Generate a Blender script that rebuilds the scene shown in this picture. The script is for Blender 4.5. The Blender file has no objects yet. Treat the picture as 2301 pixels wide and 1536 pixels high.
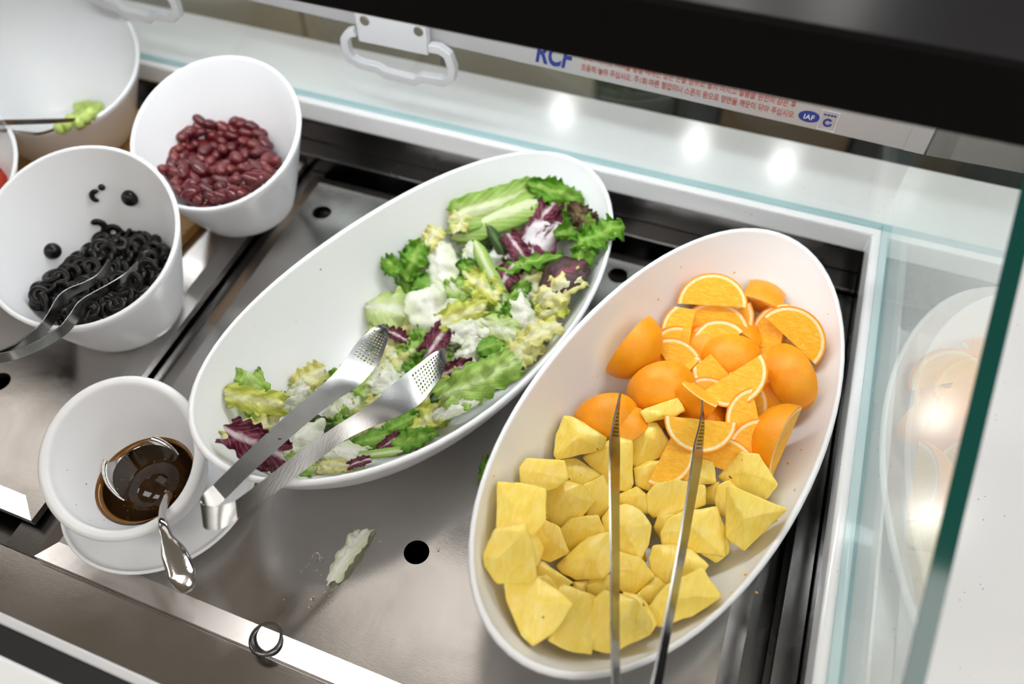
import bpy, bmesh, math, random
from mathutils import Vector, Matrix, noise
from math import sin, cos, pi, radians, sqrt, atan2

# ------------------------------------------------------------------ camera
SC = bpy.context.scene
COL = SC.collection
IW, IH, FPX = 2301, 1536, 1776.568
ROT = Matrix(((0.93365318, -0.27415358, 0.23050283),
              (0.35817795, 0.71364500, -0.60201277),
              (0.00054676, 0.64463217, 0.76449269)))
CAM = Vector((0.0, 0.0, 0.72))
cam_data = bpy.data.cameras.new('camera')
cam = bpy.data.objects.new('camera', cam_data)
COL.objects.link(cam)
cam.matrix_world = Matrix.Translation(CAM) @ ROT.to_4x4()
cam_data.sensor_fit = 'HORIZONTAL'
cam_data.sensor_width = 36.0
cam_data.lens = FPX / IW * 36.0
cam_data.clip_start = 0.02
cam_data.dof.use_dof = True
cam_data.dof.focus_distance = 0.76
cam_data.dof.aperture_fstop = 2.6
SC.camera = cam

# ------------------------------------------------------------------ world, exposure
world = bpy.data.worlds.new('world')
SC.world = world
world.use_nodes = True
world.node_tree.nodes['Background'].inputs[0].default_value = (0.95, 0.97, 1.0, 1)
world.node_tree.nodes['Background'].inputs[1].default_value = 0.3
SC.view_settings.view_transform = 'Standard'
SC.view_settings.look = 'None'
SC.view_settings.gamma = 1.0
SC.view_settings.use_curve_mapping = False
SC.view_settings.exposure = 0.62
BACK_FILL_POWER = 7.0
PANEL_POWER = 3.8
CEILING_GLOW_POWER = 0.8       # emission of the ceiling light panels; back and soft ones are added fill
SPOT_POWER = 60.0       # emission of the small ceiling downlights
STRIP_POWER = 23.0      # emission of the light strip under the black canopy

# ------------------------------------------------------------------ helpers
def ray(u, v):
    return (ROT @ Vector((u - 1150.5, 768.0 - v, -FPX))).normalized()
def at(u, v, z):
    d = ray(u, v); return CAM + d * ((z - CAM.z) / d.z)
def aty(u, v, y):
    d = ray(u, v); return CAM + d * (y / d.y)
def atx(u, v, x):
    d = ray(u, v); return CAM + d * (x / d.x)

def lin(c):
    return c / 12.92 if c <= 0.04045 else ((c + 0.055) / 1.055) ** 2.4
def rgb(r, g, b):
    return (lin(r / 255), lin(g / 255), lin(b / 255), 1.0)

def tag(o, label=None, cat=None, group=None, kind=None):
    if label: o['label'] = label
    if cat: o['category'] = cat
    if group: o['group'] = group
    if kind: o['kind'] = kind
    return o
def empty(name, loc=(0, 0, 0)):
    o = bpy.data.objects.new(name, None)
    o.empty_display_size = 0.02
    o.location = loc
    COL.objects.link(o)
    return o
def link(name, me, mat=None, parent=None, loc=(0, 0, 0), smooth=False):
    o = bpy.data.objects.new(name, me)
    COL.objects.link(o)
    if mat is not None:
        me.materials.clear(); me.materials.append(mat)
    o.location = loc
    if parent is not None: o.parent = parent
    if smooth:
        for p in me.polygons: p.use_smooth = True
    return o
def mesh(name, verts, faces, mat, parent=None, origin=(0, 0, 0), smooth=False):
    """verts in world space; origin = the object's (or its parent's) location"""
    o = Vector(origin)
    me = bpy.data.meshes.new(name)
    me.from_pydata([Vector(v) - o for v in verts], [], faces)
    me.validate()
    bm = bmesh.new(); bm.from_mesh(me)
    bmesh.ops.remove_doubles(bm, verts=bm.verts, dist=1e-6)
    bmesh.ops.recalc_face_normals(bm, faces=bm.faces)
    bm.to_mesh(me); bm.free()
    ob = link(name, me, mat, parent, (0, 0, 0) if parent is not None else o, smooth)
    return ob
def from_bm(name, bm, mat, parent=None, loc=(0, 0, 0), smooth=False):
    me = bpy.data.meshes.new(name)
    bmesh.ops.recalc_face_normals(bm, faces=bm.faces)
    bm.to_mesh(me); bm.free()
    return link(name, me, mat, parent, loc, smooth)
BOXF = [(0, 3, 2, 1), (4, 5, 6, 7), (0, 1, 5, 4), (1, 2, 6, 5), (2, 3, 7, 6), (3, 0, 4, 7)]
def boxv(x0, x1, y0, y1, z0, z1):
    return [(x0, y0, z0), (x1, y0, z0), (x1, y1, z0), (x0, y1, z0), (x0, y0, z1), (x1, y0, z1), (x1, y1, z1), (x0, y1, z1)]
def box(name, x0, x1, y0, y1, z0, z1, mat, parent=None, origin=None, bev=0):
    if origin is None: origin = (0, 0, 0) if parent is not None else ((x0 + x1) / 2, (y0 + y1) / 2, z0)
    o = mesh(name, boxv(x0, x1, y0, y1, z0, z1), BOXF, mat, parent, origin)
    if bev: bevel(o, bev)
    return o
def bevel(o, w, seg=3):
    m = o.modifiers.new('bevel', 'BEVEL'); m.width = w; m.segments = seg; m.limit_method = 'ANGLE'; m.angle_limit = radians(30)
    for p in o.data.polygons: p.use_smooth = True
    w_ = o.modifiers.new('wn', 'WEIGHTED_NORMAL'); w_.keep_sharp = True
    return o
def cyl(name, c, axis, r, h, mat, parent=None, origin=(0, 0, 0), n=24, r2=None, smooth=True):
    a = Vector(axis).normalized()
    e1 = a.orthogonal().normalized(); e2 = a.cross(e1)
    r2 = r if r2 is None else r2
    V, F = [], []
    for k, (rr, hh) in enumerate(((r, 0), (r2, h))):
        for i in range(n):
            t = 2 * pi * i / n
            V.append(Vector(c) + a * hh + (e1 * cos(t) + e2 * sin(t)) * rr)
    F = [(i, (i + 1) % n, n + (i + 1) % n, n + i) for i in range(n)] + [tuple(range(n)), tuple(range(n, 2 * n))]
    o = mesh(name, V, F, mat, parent, origin)
    if smooth:
        for p in o.data.polygons: p.use_smooth = len(p.vertices) == 4
    return o
def sweep(name, path, mat, radius=None, rect=None, wdir=None, parent=None, origin=(0, 0, 0), n=8, closed=False, smooth=True):
    """tube (radius, number or list) or rectangular bar (rect=(width along wdir, thickness)) along a path"""
    P = [Vector(p) for p in path]; N = len(P); V = []; F = []
    for i, p in enumerate(P):
        a = P[i - 1] if (i > 0 or closed) else P[0]
        b = P[(i + 1) % N] if (i < N - 1 or closed) else P[-1]
        t = (b - a).normalized()
        if wdir is not None:
            w = Vector(wdir[i] if isinstance(wdir, list) else wdir); w = (w - t * w.dot(t)).normalized()
        else:
            w = Vector((0, 0, 1)); w = w - t * w.dot(t)
            w = w.normalized() if w.length > 1e-4 else t.orthogonal().normalized()
        s = t.cross(w)
        if rect:
            rc = rect[i] if isinstance(rect, list) else rect
            hw, ht = rc[0] / 2, rc[1] / 2
            ring = [w * hw + s * ht, w * hw - s * ht, -w * hw - s * ht, -w * hw + s * ht]
        else:
            r = radius[i] if isinstance(radius, (list, tuple)) else radius
            ring = [(w * cos(2 * pi * k / n) + s * sin(2 * pi * k / n)) * r for k in range(n)]
        V += [p + q for q in ring]
    m = 4 if rect else n
    for i in range(N if closed else N - 1):
        for k in range(m):
            j = (i + 1) % N
            F.append((i * m + k, i * m + (k + 1) % m, j * m + (k + 1) % m, j * m + k))
    if not closed:
        F += [tuple(range(m)), tuple(range((N - 1) * m, N * m))]
    o = mesh(name, V, F, mat, parent, origin, smooth=smooth and not rect)
    return o
def catmull(pts, k=6):
    P = [Vector(p) for p in pts]; out = []
    for i in range(len(P) - 1):
        p0 = P[max(i - 1, 0)]; p1 = P[i]; p2 = P[i + 1]; p3 = P[min(i + 2, len(P) - 1)]
        for j in range(k):
            t = j / k
            out.append(0.5 * ((2 * p1) + (p2 - p0) * t + (2 * p0 - 5 * p1 + 4 * p2 - p3) * t * t + (3 * p1 - p0 - 3 * p2 + p3) * t ** 3))
    out.append(P[-1]); return out

# ------------------------------------------------------------------ materials
MATS = {}
class NT:
    def __init__(s, name):
        s.m = bpy.data.materials.new(name); s.m.use_nodes = True
        s.t = s.m.node_tree; s.t.nodes.clear()
        s.out = s.n('ShaderNodeOutputMaterial')
        MATS[name] = s.m
    def n(s, typ, **kw):
        nd = s.t.nodes.new(typ)
        for k, v in kw.items():
            if k[0] == '_': setattr(nd, k[1:], v)
            else:
                nd.inputs[k.replace('__', ' ')].default_value = v
        return nd
    def l(s, a, b): s.t.links.new(a, b)
    def surf(s, sh): s.l(sh, s.out.inputs['Surface'])
    def principled(s, **kw):
        p = s.n('ShaderNodeBsdfPrincipled')
        for k, v in kw.items(): p.inputs[k.replace('__', ' ')].default_value = v
        s.surf(p.outputs[0]); return p
    def ramp(s, fac, stops, interp='LINEAR'):
        r = s.n('ShaderNodeValToRGB'); r.color_ramp.interpolation = interp
        e = r.color_ramp.elements
        while len(e) < len(stops): e.new(0.5)
        for i, (p, c) in enumerate(stops): e[i].position = p; e[i].color = c
        s.l(fac, r.inputs[0]); return r.outputs[0]
    def noise(s, scale, detail=3, rough=0.5, vec=None, dist=0.0):
        nz = s.n('ShaderNodeTexNoise'); nz.inputs['Scale'].default_value = scale; nz.inputs['Detail'].default_value = detail
        nz.inputs['Roughness'].default_value = rough; nz.inputs['Distortion'].default_value = dist
        if vec is not None: s.l(vec, nz.inputs['Vector'])
        return nz.outputs['Fac']
    def obj(s): return s.n('ShaderNodeTexCoord').outputs['Object']
    def scaled(s, vec, sx, sy, sz):
        mp = s.n('ShaderNodeMapping'); mp.inputs['Scale'].default_value = (sx, sy, sz); s.l(vec, mp.inputs['Vector']); return mp.outputs[0]
    def bump(s, h, strength, dist, p):
        b = s.n('ShaderNodeBump'); b.inputs['Strength'].default_value = strength; b.inputs['Distance'].default_value = dist
        s.l(h, b.inputs['Height']); s.l(b.outputs[0], p.inputs['Normal']); return b
    def mix(s, fac, a, b, typ='MIX'):
        m = s.n('ShaderNodeMix', _data_type='RGBA', _blend_type=typ)
        for sock, v in ((m.inputs[0], fac), (m.inputs[6], a), (m.inputs[7], b)):
            if hasattr(v, 'default_value') or hasattr(v, 'links'): s.l(v, sock)
            else: sock.default_value = v
        return m.outputs[2]
def simple(name, col, rough=0.5, metal=0.0, **kw):
    t = NT(name); t.principled(Base__Color=col, Roughness=rough, Metallic=metal, **kw); return t.m

def m_steel(name, col, r0, r1, sx=4, sy=60):
    t = NT(name); o = t.obj(); p = t.principled(Metallic=1.0, Base__Color=col)
    brush = t.noise(30, 2, 0.5, t.scaled(o, sx, sy, 4))
    smud = t.noise(9, 4, 0.6, o, 0.6)
    r = t.n('ShaderNodeMapRange'); t.l(smud, r.inputs[0]); r.inputs[1].default_value = .35; r.inputs[2].default_value = .7
    r.inputs[3].default_value = r0; r.inputs[4].default_value = r1
    t.l(r.outputs[0], p.inputs['Roughness'])
    t.bump(brush, 0.03, 0.002, p)
    c = t.ramp(smud, [(.3, col), (.75, tuple(x * .88 for x in col[:3]) + (1,))])
    t.l(c, p.inputs['Base Color'])
    return t.m
m_steel('steel', (.58, .556, .536, 1), .12, .25)
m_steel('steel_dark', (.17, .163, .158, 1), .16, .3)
m_steel('steel_satin', (.30, .297, .285, 1), .2, .28, 40, 4)
m_steel('steel_polish', (.66, .65, .63, 1), .07, .14, 40, 4)
def m_ceramic():
    t = NT('ceramic'); t.principled(Base__Color=(.86, .865, .87, 1), Roughness=.27, Specular__IOR__Level=.42)
m_ceramic()
def m_stone():
    t = NT('stone'); o = t.obj(); p = t.principled(Roughness=.13, Specular__IOR__Level=.5)
    v = t.n('ShaderNodeTexVoronoi', Scale=170.0); t.l(o, v.inputs['Vector'])
    big = t.noise(60, 2, .5, o)
    sp = t.ramp(v.outputs['Distance'], [(.10, (1, 1, 1, 1)), (.16, (0, 0, 0, 1))])
    keep = t.ramp(big, [(.58, (0, 0, 0, 1)), (.62, (1, 1, 1, 1))])
    fac = t.mix(1.0, sp, keep, 'MULTIPLY')
    c = t.mix(fac, (.80, .795, .785, 1), (.42, .41, .40, 1)); t.l(c, p.inputs['Base Color'])
m_stone()
def m_glass():
    t = NT('glass')
    tr = t.n('ShaderNodeBsdfTransparent', Color=(.965, .988, .985, 1)); gl = t.n('ShaderNodeBsdfGlossy', Roughness=0.0, Color=(.95, 1, .98, 1))
    geo = t.n('ShaderNodeNewGeometry'); ior = t.n('ShaderNodeMapRange'); t.l(geo.outputs['Backfacing'], ior.inputs[0])
    ior.inputs[3].default_value = 1.5; ior.inputs[4].default_value = 1 / 1.5
    fr = t.n('ShaderNodeFresnel'); t.l(ior.outputs[0], fr.inputs['IOR']); mx = t.n('ShaderNodeMixShader')
    t.l(fr.outputs[0], mx.inputs[0]); t.l(tr.outputs[0], mx.inputs[1]); t.l(gl.outputs[0], mx.inputs[2]); t.surf(mx.outputs[0])
m_glass()
simple('glass_edge', (.003, .075, .06, 1), .08)
simple('glass_seal', (.42, .58, .60, 1), .15)
simple('black_paint', (.005, .0042, .0042, 1), .6, Specular__IOR__Level=.08)
simple('black_gloss', (.02, .019, .022, 1), .28)
simple('rubber', (.006, .006, .006, 1), .6)
simple('aluminium', (.42, .41, .41, 1), .42, .15)
simple('aluminium_light', (.62, .615, .62, 1), .4, .1)
simple('rivet', (.30, .27, .22, 1), .35, .8)
simple('ink_blue', rgb(38, 52, 128), .6)
simple('ink_red', rgb(176, 72, 58), .6)
simple('ink_white', (.75, .75, .77, 1), .6)
simple('paint_ceiling', (.80, .74, .67, 1), .8)
simple('paint_wall', (.62, .56, .49, 1), .8)
simple('paint_far_wall', (.12, .10, .085, 1), .7)
simple('paint_dark', (.035, .028, .022, 1), .6)
simple('floor_tile', (.50, .47, .41, 1), .35)
def emit(name, col, s):
    t = NT(name); e = t.n('ShaderNodeEmission', Color=col, Strength=s); t.surf(e.outputs[0])
emit('lamp_panel', (1, .975, .95, 1), PANEL_POWER)
emit('ceiling_glow', (1, .93, .85, 1), CEILING_GLOW_POWER)
emit('fill_back', (.97, .99, 1, 1), BACK_FILL_POWER)
emit('lamp_spot', (1, .97, .93, 1), SPOT_POWER)
emit('lamp_strip', (.93, .97, 1, 1), STRIP_POWER)
def m_wood():
    t = NT('wood'); o = t.obj(); p = t.principled(Roughness=.45)
    g = t.noise(18, 5, .6, t.scaled(o, 1.5, 14, 14), 1.2)
    t.l(t.ramp(g, [(.3, rgb(140, 98, 45)), (.55, rgb(178, 134, 72)), (.75, rgb(120, 82, 38))]), p.inputs['Base Color'])
    t.bump(g, .15, .001, p)
m_wood()

# ------------------------------------------------------------------ the room
def struct(o, label, cat=None):
    tag(o, label, cat, None, 'structure'); return o
struct(box('floor', -5, 5, -4, 6, -0.98, -0.93, MATS['floor_tile']), 'beige tiled floor of the dining hall')
struct(box('ceiling', -5, 5, -4, 6, 2.1, 2.15, MATS['paint_ceiling']), 'warm white ceiling above the salad bar')
struct(box('wall_back', -5, 5, 6.0, 6.1, -0.93, 2.1, MATS['paint_far_wall']), 'plain dark brown wall at the far end of the hall')
struct(box('wall_left', -5.1, -5.0, -4, 6, -0.93, 2.1, MATS['paint_wall']), 'plain beige wall on the left of the hall')
struct(box('wall_right', 5.0, 5.1, -4, 6, -0.93, 2.1, MATS['paint_wall']), 'plain beige wall on the right of the hall')
struct(box('wall_front', -5, 5, -4.1, -4.0, -0.93, 2.1, MATS['paint_wall']), 'plain beige wall behind the photographer')

struct(box('ceiling', -5, 5, 1.5, 6, 1.75, 2.1, MATS['paint_dark']), 'added dark lowered ceiling behind the salad bar')  # unseen bulkhead added to darken what the far steel plate mirrors
def ceiling_panel(x, y, w, d, label, mat='lamp_panel', z=2.1):
    e = tag(empty('ceiling_light', (x, y, z)), label, 'ceiling light', 'panel lights in the ceiling')
    box('frame', x - w / 2 - .03, x + w / 2 + .03, y - d / 2 - .03, y + d / 2 + .03, z - .015, z - .0001, MATS['ink_white'], e, (x, y, z))
    box('diffuser', x - w / 2, x + w / 2, y - d / 2, y + d / 2, z - .025, z - .014, MATS[mat], e, (x, y, z))
for x in (-1.7, -.4):  # unseen fill panels added to brighten the back of the countertop
    ceiling_panel(x, 1.66, 1.1, .26, 'added cool white fill panel in the dark lowered ceiling', 'fill_back', 1.75)
for x, y in ((-.75, -1.05), (.95, -1.05), (2.6, -1.05), (-2.9, -1.05), (1.75, .4)):
    ceiling_panel(x, y, 1.1, .75, 'white rectangular light panel set in the ceiling')
for x in (-2.5, -.45, .95):  # dim panels added so the steel plate mirrors a bright ceiling
    ceiling_panel(x, 1.0, 1.15, .7, 'added soft cream glow panel in the ceiling nearest the dark bulkhead', 'ceiling_glow')
def downlight(x, y, z):
    e = tag(empty('downlight', (x, y, z)), 'small round recessed downlight in the dark lowered ceiling', 'ceiling light', 'round downlights in the ceiling')
    cyl('trim_ring', (x, y, z - .01), (0, 0, 1), .07, .0095, MATS['ink_white'], e, (x, y, z))
    cyl('lens', (x, y, z - .016), (0, 0, 1), .045, .007, MATS['lamp_spot'], e, (x, y, z))
for u, v in ((1265, 250), (1565, 320), (1760, 370), (2095, 940), (2080, 1160)):
    p = at(u, v, .075); d = ray(u, v); zc = 1.75
    q = p + Vector((d.x, d.y, -d.z)) * ((zc - .075) / -d.z)
    if q.y < 1.55: zc = 2.1; q = p + Vector((d.x, d.y, -d.z)) * ((zc - .075) / -d.z)
    downlight(round(q.x, 3), round(q.y, 3), zc)

# low cabinets standing behind the counter
def back_unit(x0, x1, mat, label, doors):
    e = tag(empty('back_cabinet', ((x0 + x1) / 2, 1.9, -.93)), label, 'cabinet', 'cabinets behind the salad bar')
    o = e.location
    box('body', x0, x1, 1.8, 2.3, -.93, -.05, mat, e, o)
    w = (x1 - x0) / doors
    for i in range(doors):
        d = box('door', x0 + i * w + .006, x0 + (i + 1) * w - .006, 1.782, 1.8, -.86, -.09, mat, e, o)
        box('door_handle', x0 + (i + .5) * w - .05, x0 + (i + .5) * w + .05, 1.765, 1.782, -.16, -.145, MATS['steel'], d, o)
simple('cab_cream', rgb(176, 170, 152), .5)
simple('cab_green', rgb(66, 72, 62), .4)
simple('cab_grey', rgb(58, 60, 62), .4)
simple('cab_brown', rgb(104, 86, 60), .5)
back_unit(-1.75, -.452, MATS['cab_cream'], 'cream cabinet seen behind the handles of the cover bar', 3)
back_unit(-.448, -.24, MATS['cab_green'], 'dark green cabinet next to the cream one behind the counter', 1)
back_unit(-.236, -.13, MATS['cab_grey'], 'narrow dark grey cabinet between the green and brown ones', 1)
back_unit(-.126, .19, MATS['cab_brown'], 'brown cabinet behind the red lettering of the cover bar', 1)
back_unit(.194, .8, MATS['cab_grey'], 'wide dark grey cabinet at the right behind the counter', 1)

# ------------------------------------------------------------------ the counter
ZC = .075
XO0, XO1, YO0, YO1 = -1.75, .75, -.30, .978
XI0, XI1, YI0, YI1 = -1.5, .150, .056, .822
def ring_slab():
    V = []
    for z in (ZC - .03, ZC):
        V += [(XO0, YO0, z), (XO1, YO0, z), (XO1, YO1, z), (XO0, YO1, z), (XI0, YI0, z), (XI1, YI0, z), (XI1, YI1, z), (XI0, YI1, z)]
    F = []
    for i in range(4):
        j = (i + 1) % 4
        F += [(i, j, 4 + j, 4 + i), (8 + i, 8 + j, 12 + j, 12 + i), (i, j, 8 + j, 8 + i), (4 + i, 4 + j, 12 + j, 12 + i)]
    o = mesh('stone_countertop', V, F, MATS['stone'], None, (XO1, YO1, ZC - .03))
    return bevel(o, .004)
tag(ring_slab(), 'white speckled stone countertop framing the sunken steel well', 'countertop')

e = tag(empty('counter_base', (-.5, .35, -.93)), 'white panelled cabinet that carries the stone countertop', 'counter'); o = e.location
box('front_panel', -1.7, .7, -.26, -.24, -.93, .0449, MATS['ink_white'], e, o)
box('back_panel', -1.7, .7, .92, .94, -.93, .0449, MATS['ink_white'], e, o)
box('side_panel', -1.7, -1.68, -.24, .92, -.93, .0449, MATS['ink_white'], e, o)
box('side_panel', .68, .7, -.24, .92, -.93, .0449, MATS['ink_white'], e, o)
box('bottom_panel', -1.68, .68, -.24, .92, -.93, -.91, MATS['ink_white'], e, o)

ZF = -.05
w = tag(empty('cold_well', (-.6, .44, ZF)), 'sunken stainless steel cold well inside the white countertop', 'cold well'); o = w.location
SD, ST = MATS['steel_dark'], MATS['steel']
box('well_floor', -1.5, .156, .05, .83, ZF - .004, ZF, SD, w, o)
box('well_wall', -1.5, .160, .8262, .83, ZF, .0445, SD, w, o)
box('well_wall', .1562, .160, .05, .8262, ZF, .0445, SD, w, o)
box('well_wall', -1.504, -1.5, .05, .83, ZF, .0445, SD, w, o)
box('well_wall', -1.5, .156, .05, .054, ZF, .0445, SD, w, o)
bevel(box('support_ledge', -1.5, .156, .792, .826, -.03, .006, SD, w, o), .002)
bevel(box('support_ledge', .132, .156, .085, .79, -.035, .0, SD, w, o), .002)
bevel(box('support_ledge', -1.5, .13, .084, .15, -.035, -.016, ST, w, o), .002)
bevel(box('front_trim', -1.5, .15, .0755, .0835, .0, .0735, MATS['aluminium_light'], w, o), .002)
box('rubber_gasket', -1.5, .15, .0562, .0753, .02, .0715, MATS['rubber'], w, o)
# divider channel between the two plates
V = [(-.655, .79, -.035), (-.602, .79, -.035), (-.557, .15, -.035), (-.606, .15, -.035), (-.655, .79, -.022), (-.602, .79, -.022), (-.557, .15, -.022), (-.606, .15, -.022)]
mesh('divider_channel', V, BOXF, SD, w, o)

def plate(label, q, holes, side=.019, drop=.007):
    """sheet with sloped borders; q = outer corners (counter-clockwise), holes = [(x, y, r)]"""
    c = sum((Vector((a, b, 0)) for a, b in q), Vector()) / 4
    bm = bmesh.new()
    outer, inner = [], []
    n = 4
    for i in range(n):
        p = Vector(q[i]); a = (Vector(q[i - 1]) - p).normalized(); b = (Vector(q[(i + 1) % n]) - p).normalized()
        ins = p + (a + b) * side
        outer.append(bm.verts.new((p.x - c.x, p.y - c.y, -drop))); inner.append(bm.verts.new((ins.x - c.x, ins.y - c.y, 0)))
    skirt = [bm.verts.new((v.co.x, v.co.y, -drop - .009)) for v in outer]
    edges = []
    for i in range(n):
        j = (i + 1) % n
        bm.faces.new((outer[i], outer[j], inner[j], inner[i])); bm.faces.new((skirt[i], skirt[j], outer[j], outer[i]))
        edges.append(bm.edges.get((inner[i], inner[j])))
    for hx, hy, r in holes:
        vs = [bm.verts.new((hx - c.x + r * cos(2 * pi * k / 28), hy - c.y + r * sin(2 * pi * k / 28), 0)) for k in range(28)]
        lip = [bm.verts.new((v.co.x, v.co.y, -.008)) for v in vs]
        for k in range(28):
            edges.append(bm.edges.new((vs[k], vs[(k + 1) % 28])))
        for k in range(28):
            bm.faces.new((vs[k], vs[(k + 1) % 28], lip[(k + 1) % 28], lip[k]))
    bmesh.ops.triangle_fill(bm, use_beauty=True, use_dissolve=True, edges=edges)
    bmesh.ops.remove_doubles(bm, verts=bm.verts, dist=1e-6)
    o = from_bm('steel_plate', bm, ST, None, (c.x, c.y, 0))
    return tag(o, label, 'plate', 'steel plates of the cold well')
pl = plate('stainless steel plate with finger holes under the two oval bowls',
      [(-.558, .149), (.107, .149), (.107, .766), (-.603, .766)], [(-.546, .691, .0135), (-.208, .284, .0125), (-.13, .72, .0135)])
hp = at(600, 1435, -.003)
def collar(parent, c, r):
    o = parent.location
    V, F = [], []
    n = 32
    prof = [(r - .0025, .001), (r - .0015, .003), (r + .0015, .003), (r + .003, .0005)]
    for i in range(n):
        t = 2 * pi * i / n
        for rr, zz in prof: V.append((c.x + rr * cos(t), c.y + rr * sin(t), c.z + zz - (c.y - .149) * 0))
    m = len(prof)
    for i in range(n):
        for k in range(m - 1): F.append((i * m + k, ((i + 1) % n) * m + k, ((i + 1) % n) * m + k + 1, i * m + k + 1))
    return mesh('finger_ring', V, F, SD, parent, o, True)
collar(pl, hp, .0135)
plate('stainless steel plate under the olive bowl left of the divider',
      [(-1.45, .178), (-.588, .178), (-.632, .79), (-1.45, .79)], [(at(-4, 858, 0).x, at(-4, 858, 0).y, .0135)])
# wooden board that carries the bowls at the back left
tag(box('wooden_board', -1.45, -.682, .525, .789, .0005, .0145, MATS['wood'], None, None, .0015), 'light brown wooden board under the bean and celery bowls', 'board')

# ------------------------------------------------------------------ glass panes
def pane_back():
    e = tag(empty('glass_pane', (-.65, .838, ZC)), 'clear upright glass pane standing along the back of the countertop', 'glass pane'); o = e.location
    box('pane', -1.5, .159, .8335, .8435, ZC + .0032, .40, MATS['glass'], e, o)
    box('bottom_seal', -1.5, .159, .8335, .8435, ZC, ZC + .0030, MATS['glass_seal'], e, o)
    box('polished_edge', -1.5, .159, .8335, .8435, .4001, .4012, MATS['glass_edge'], e, o)
pane_back()
def pane_right():
    e = tag(empty('glass_pane', (.166, .45, ZC)), 'sloping upright glass pane with dark green edge beside the fruit bowl', 'glass pane'); o = e.location
    x0, x1 = .1600, .1715
    pts = [(.03, ZC + .0032), (.03, .1345), (.524, .4165), (.8435, .4165), (.8435, ZC + .0032)]
    V = [(x0, y, z) for y, z in pts] + [(x1, y, z) for y, z in pts]
    n = len(pts)
    F = [tuple(range(n)), tuple(range(n, 2 * n))] + [(i, (i + 1) % n, n + (i + 1) % n, n + i) for i in range(n)]
    mesh('pane', V, F, MATS['glass'], e, o)
    box('bottom_seal', x0, x1, .03, .8435, ZC, ZC + .0030, MATS['glass_seal'], e, o)
    top = [(.03, .1347), (.524, .4167), (.8435, .4167)]
    V = [(x0, y, z) for y, z in top] + [(x1, y, z) for y, z in top] + [(x0, y, z + .0012) for y, z in top] + [(x1, y, z + .0012) for y, z in top]
    F = [(0, 1, 4, 3), (1, 2, 5, 4), (6, 7, 10, 9), (7, 8, 11, 10), (0, 1, 7, 6), (1, 2, 8, 7), (3, 4, 10, 9), (4, 5, 11, 10), (0, 3, 9, 6), (2, 5, 11, 8)]
    mesh('polished_edge', V, F, MATS['glass_edge'], e, o)
pane_right()

# ------------------------------------------------------------------ black canopy with light strip
e = tag(empty('canopy', (-.6, .6, .4185)), 'black canopy shelf hanging over the back of the salad bar', 'canopy'); o = e.location
bevel(box('housing', -1.6, .178, .50, .80, .4185, .471, MATS['black_paint'], e, o), .004)
box('top_cover', -1.595, .174, .504, .796, .4712, .4725, MATS['black_gloss'], e, o)
box('light_strip', -.85, .11, .612, .634, .4125, .4184, MATS['lamp_strip'], e, o)

# ------------------------------------------------------------------ night-cover pull bar
BARY = .80
def barz(x): return .2087 + .0227 * (.162 - x)
def barbox(name, x0, x1, y0, y1, h0, h1, mat, parent, origin, bev=0):
    V = [(x0, y0, barz(x0) + h0), (x1, y0, barz(x1) + h0), (x1, y1, barz(x1) + h0), (x0, y1, barz(x0) + h0),
         (x0, y0, barz(x0) + h1), (x1, y0, barz(x1) + h1), (x1, y1, barz(x1) + h1), (x0, y1, barz(x0) + h1)]
    ob = mesh(name, V, BOXF, mat, parent, origin)
    if bev: bevel(ob, bev)
    return ob
e = tag(empty('cover_bar', (-.6, .81, .21)), 'grey metal pull bar with red lettering and two loop handles', 'pull bar'); o = e.location
BAR = e
barbox('bar', -1.5, .1585, BARY, BARY + .016, 0, .052, MATS['aluminium'], e, o, .0015)
barbox('end_cap', .138, .1588, BARY - .0012, BARY, .001, .051, MATS['aluminium'], e, o)
barbox('hanger_strap', -.56, -.50, BARY + .006, BARY + .009, .0525, .215, MATS['black_paint'], e, o)
barbox('hanger_strap', -.02, .04, BARY + .006, BARY + .009, .0525, .215, MATS['black_paint'], e, o)
HP = [(800, 70), (786, 72), (777, 85), (780, 110), (792, 130), (812, 142), (850, 151), (868, 164), (935, 180), (948, 172), (1000, 181), (1016, 172), (1018, 150), (1008, 122), (990, 109), (966, 105)]
HD = aty(399, 30, .79) - aty(1016, 172, .79)
for k in range(2):
    off = HD * k
    pts = [aty(u, v, BARY - .008) + off for u, v in HP]
    h = sweep('handle', pts, MATS['aluminium_light'], rect=(.0115, .0105), wdir=Vector((0, 1, 0)), parent=e, origin=o)
    for p in h.data.polygons: p.use_smooth = False
    bevel(h, .0012, 2)
    x0, x1 = aty(806, 60, BARY - .009).x + off.x, aty(963, 95, BARY - .009).x + off.x
    z0 = aty(885, 104, BARY - .009).z + off.z
    V = boxv(x0, x1, BARY - .014, BARY - .0014, z0, z0 + .052)
    b = bevel(mesh('handle_bracket', V, BOXF, MATS['aluminium_light'], e, o), .001, 2)
    for u, v in ((819, 46), (940, 70)):
        c = aty(u, v, BARY - .014) + off
        cyl('rivet', c, (0, -1, 0), .0062, .0016, MATS['rivet'], b, o, n=20, r2=.0054)
FONT = None
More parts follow.
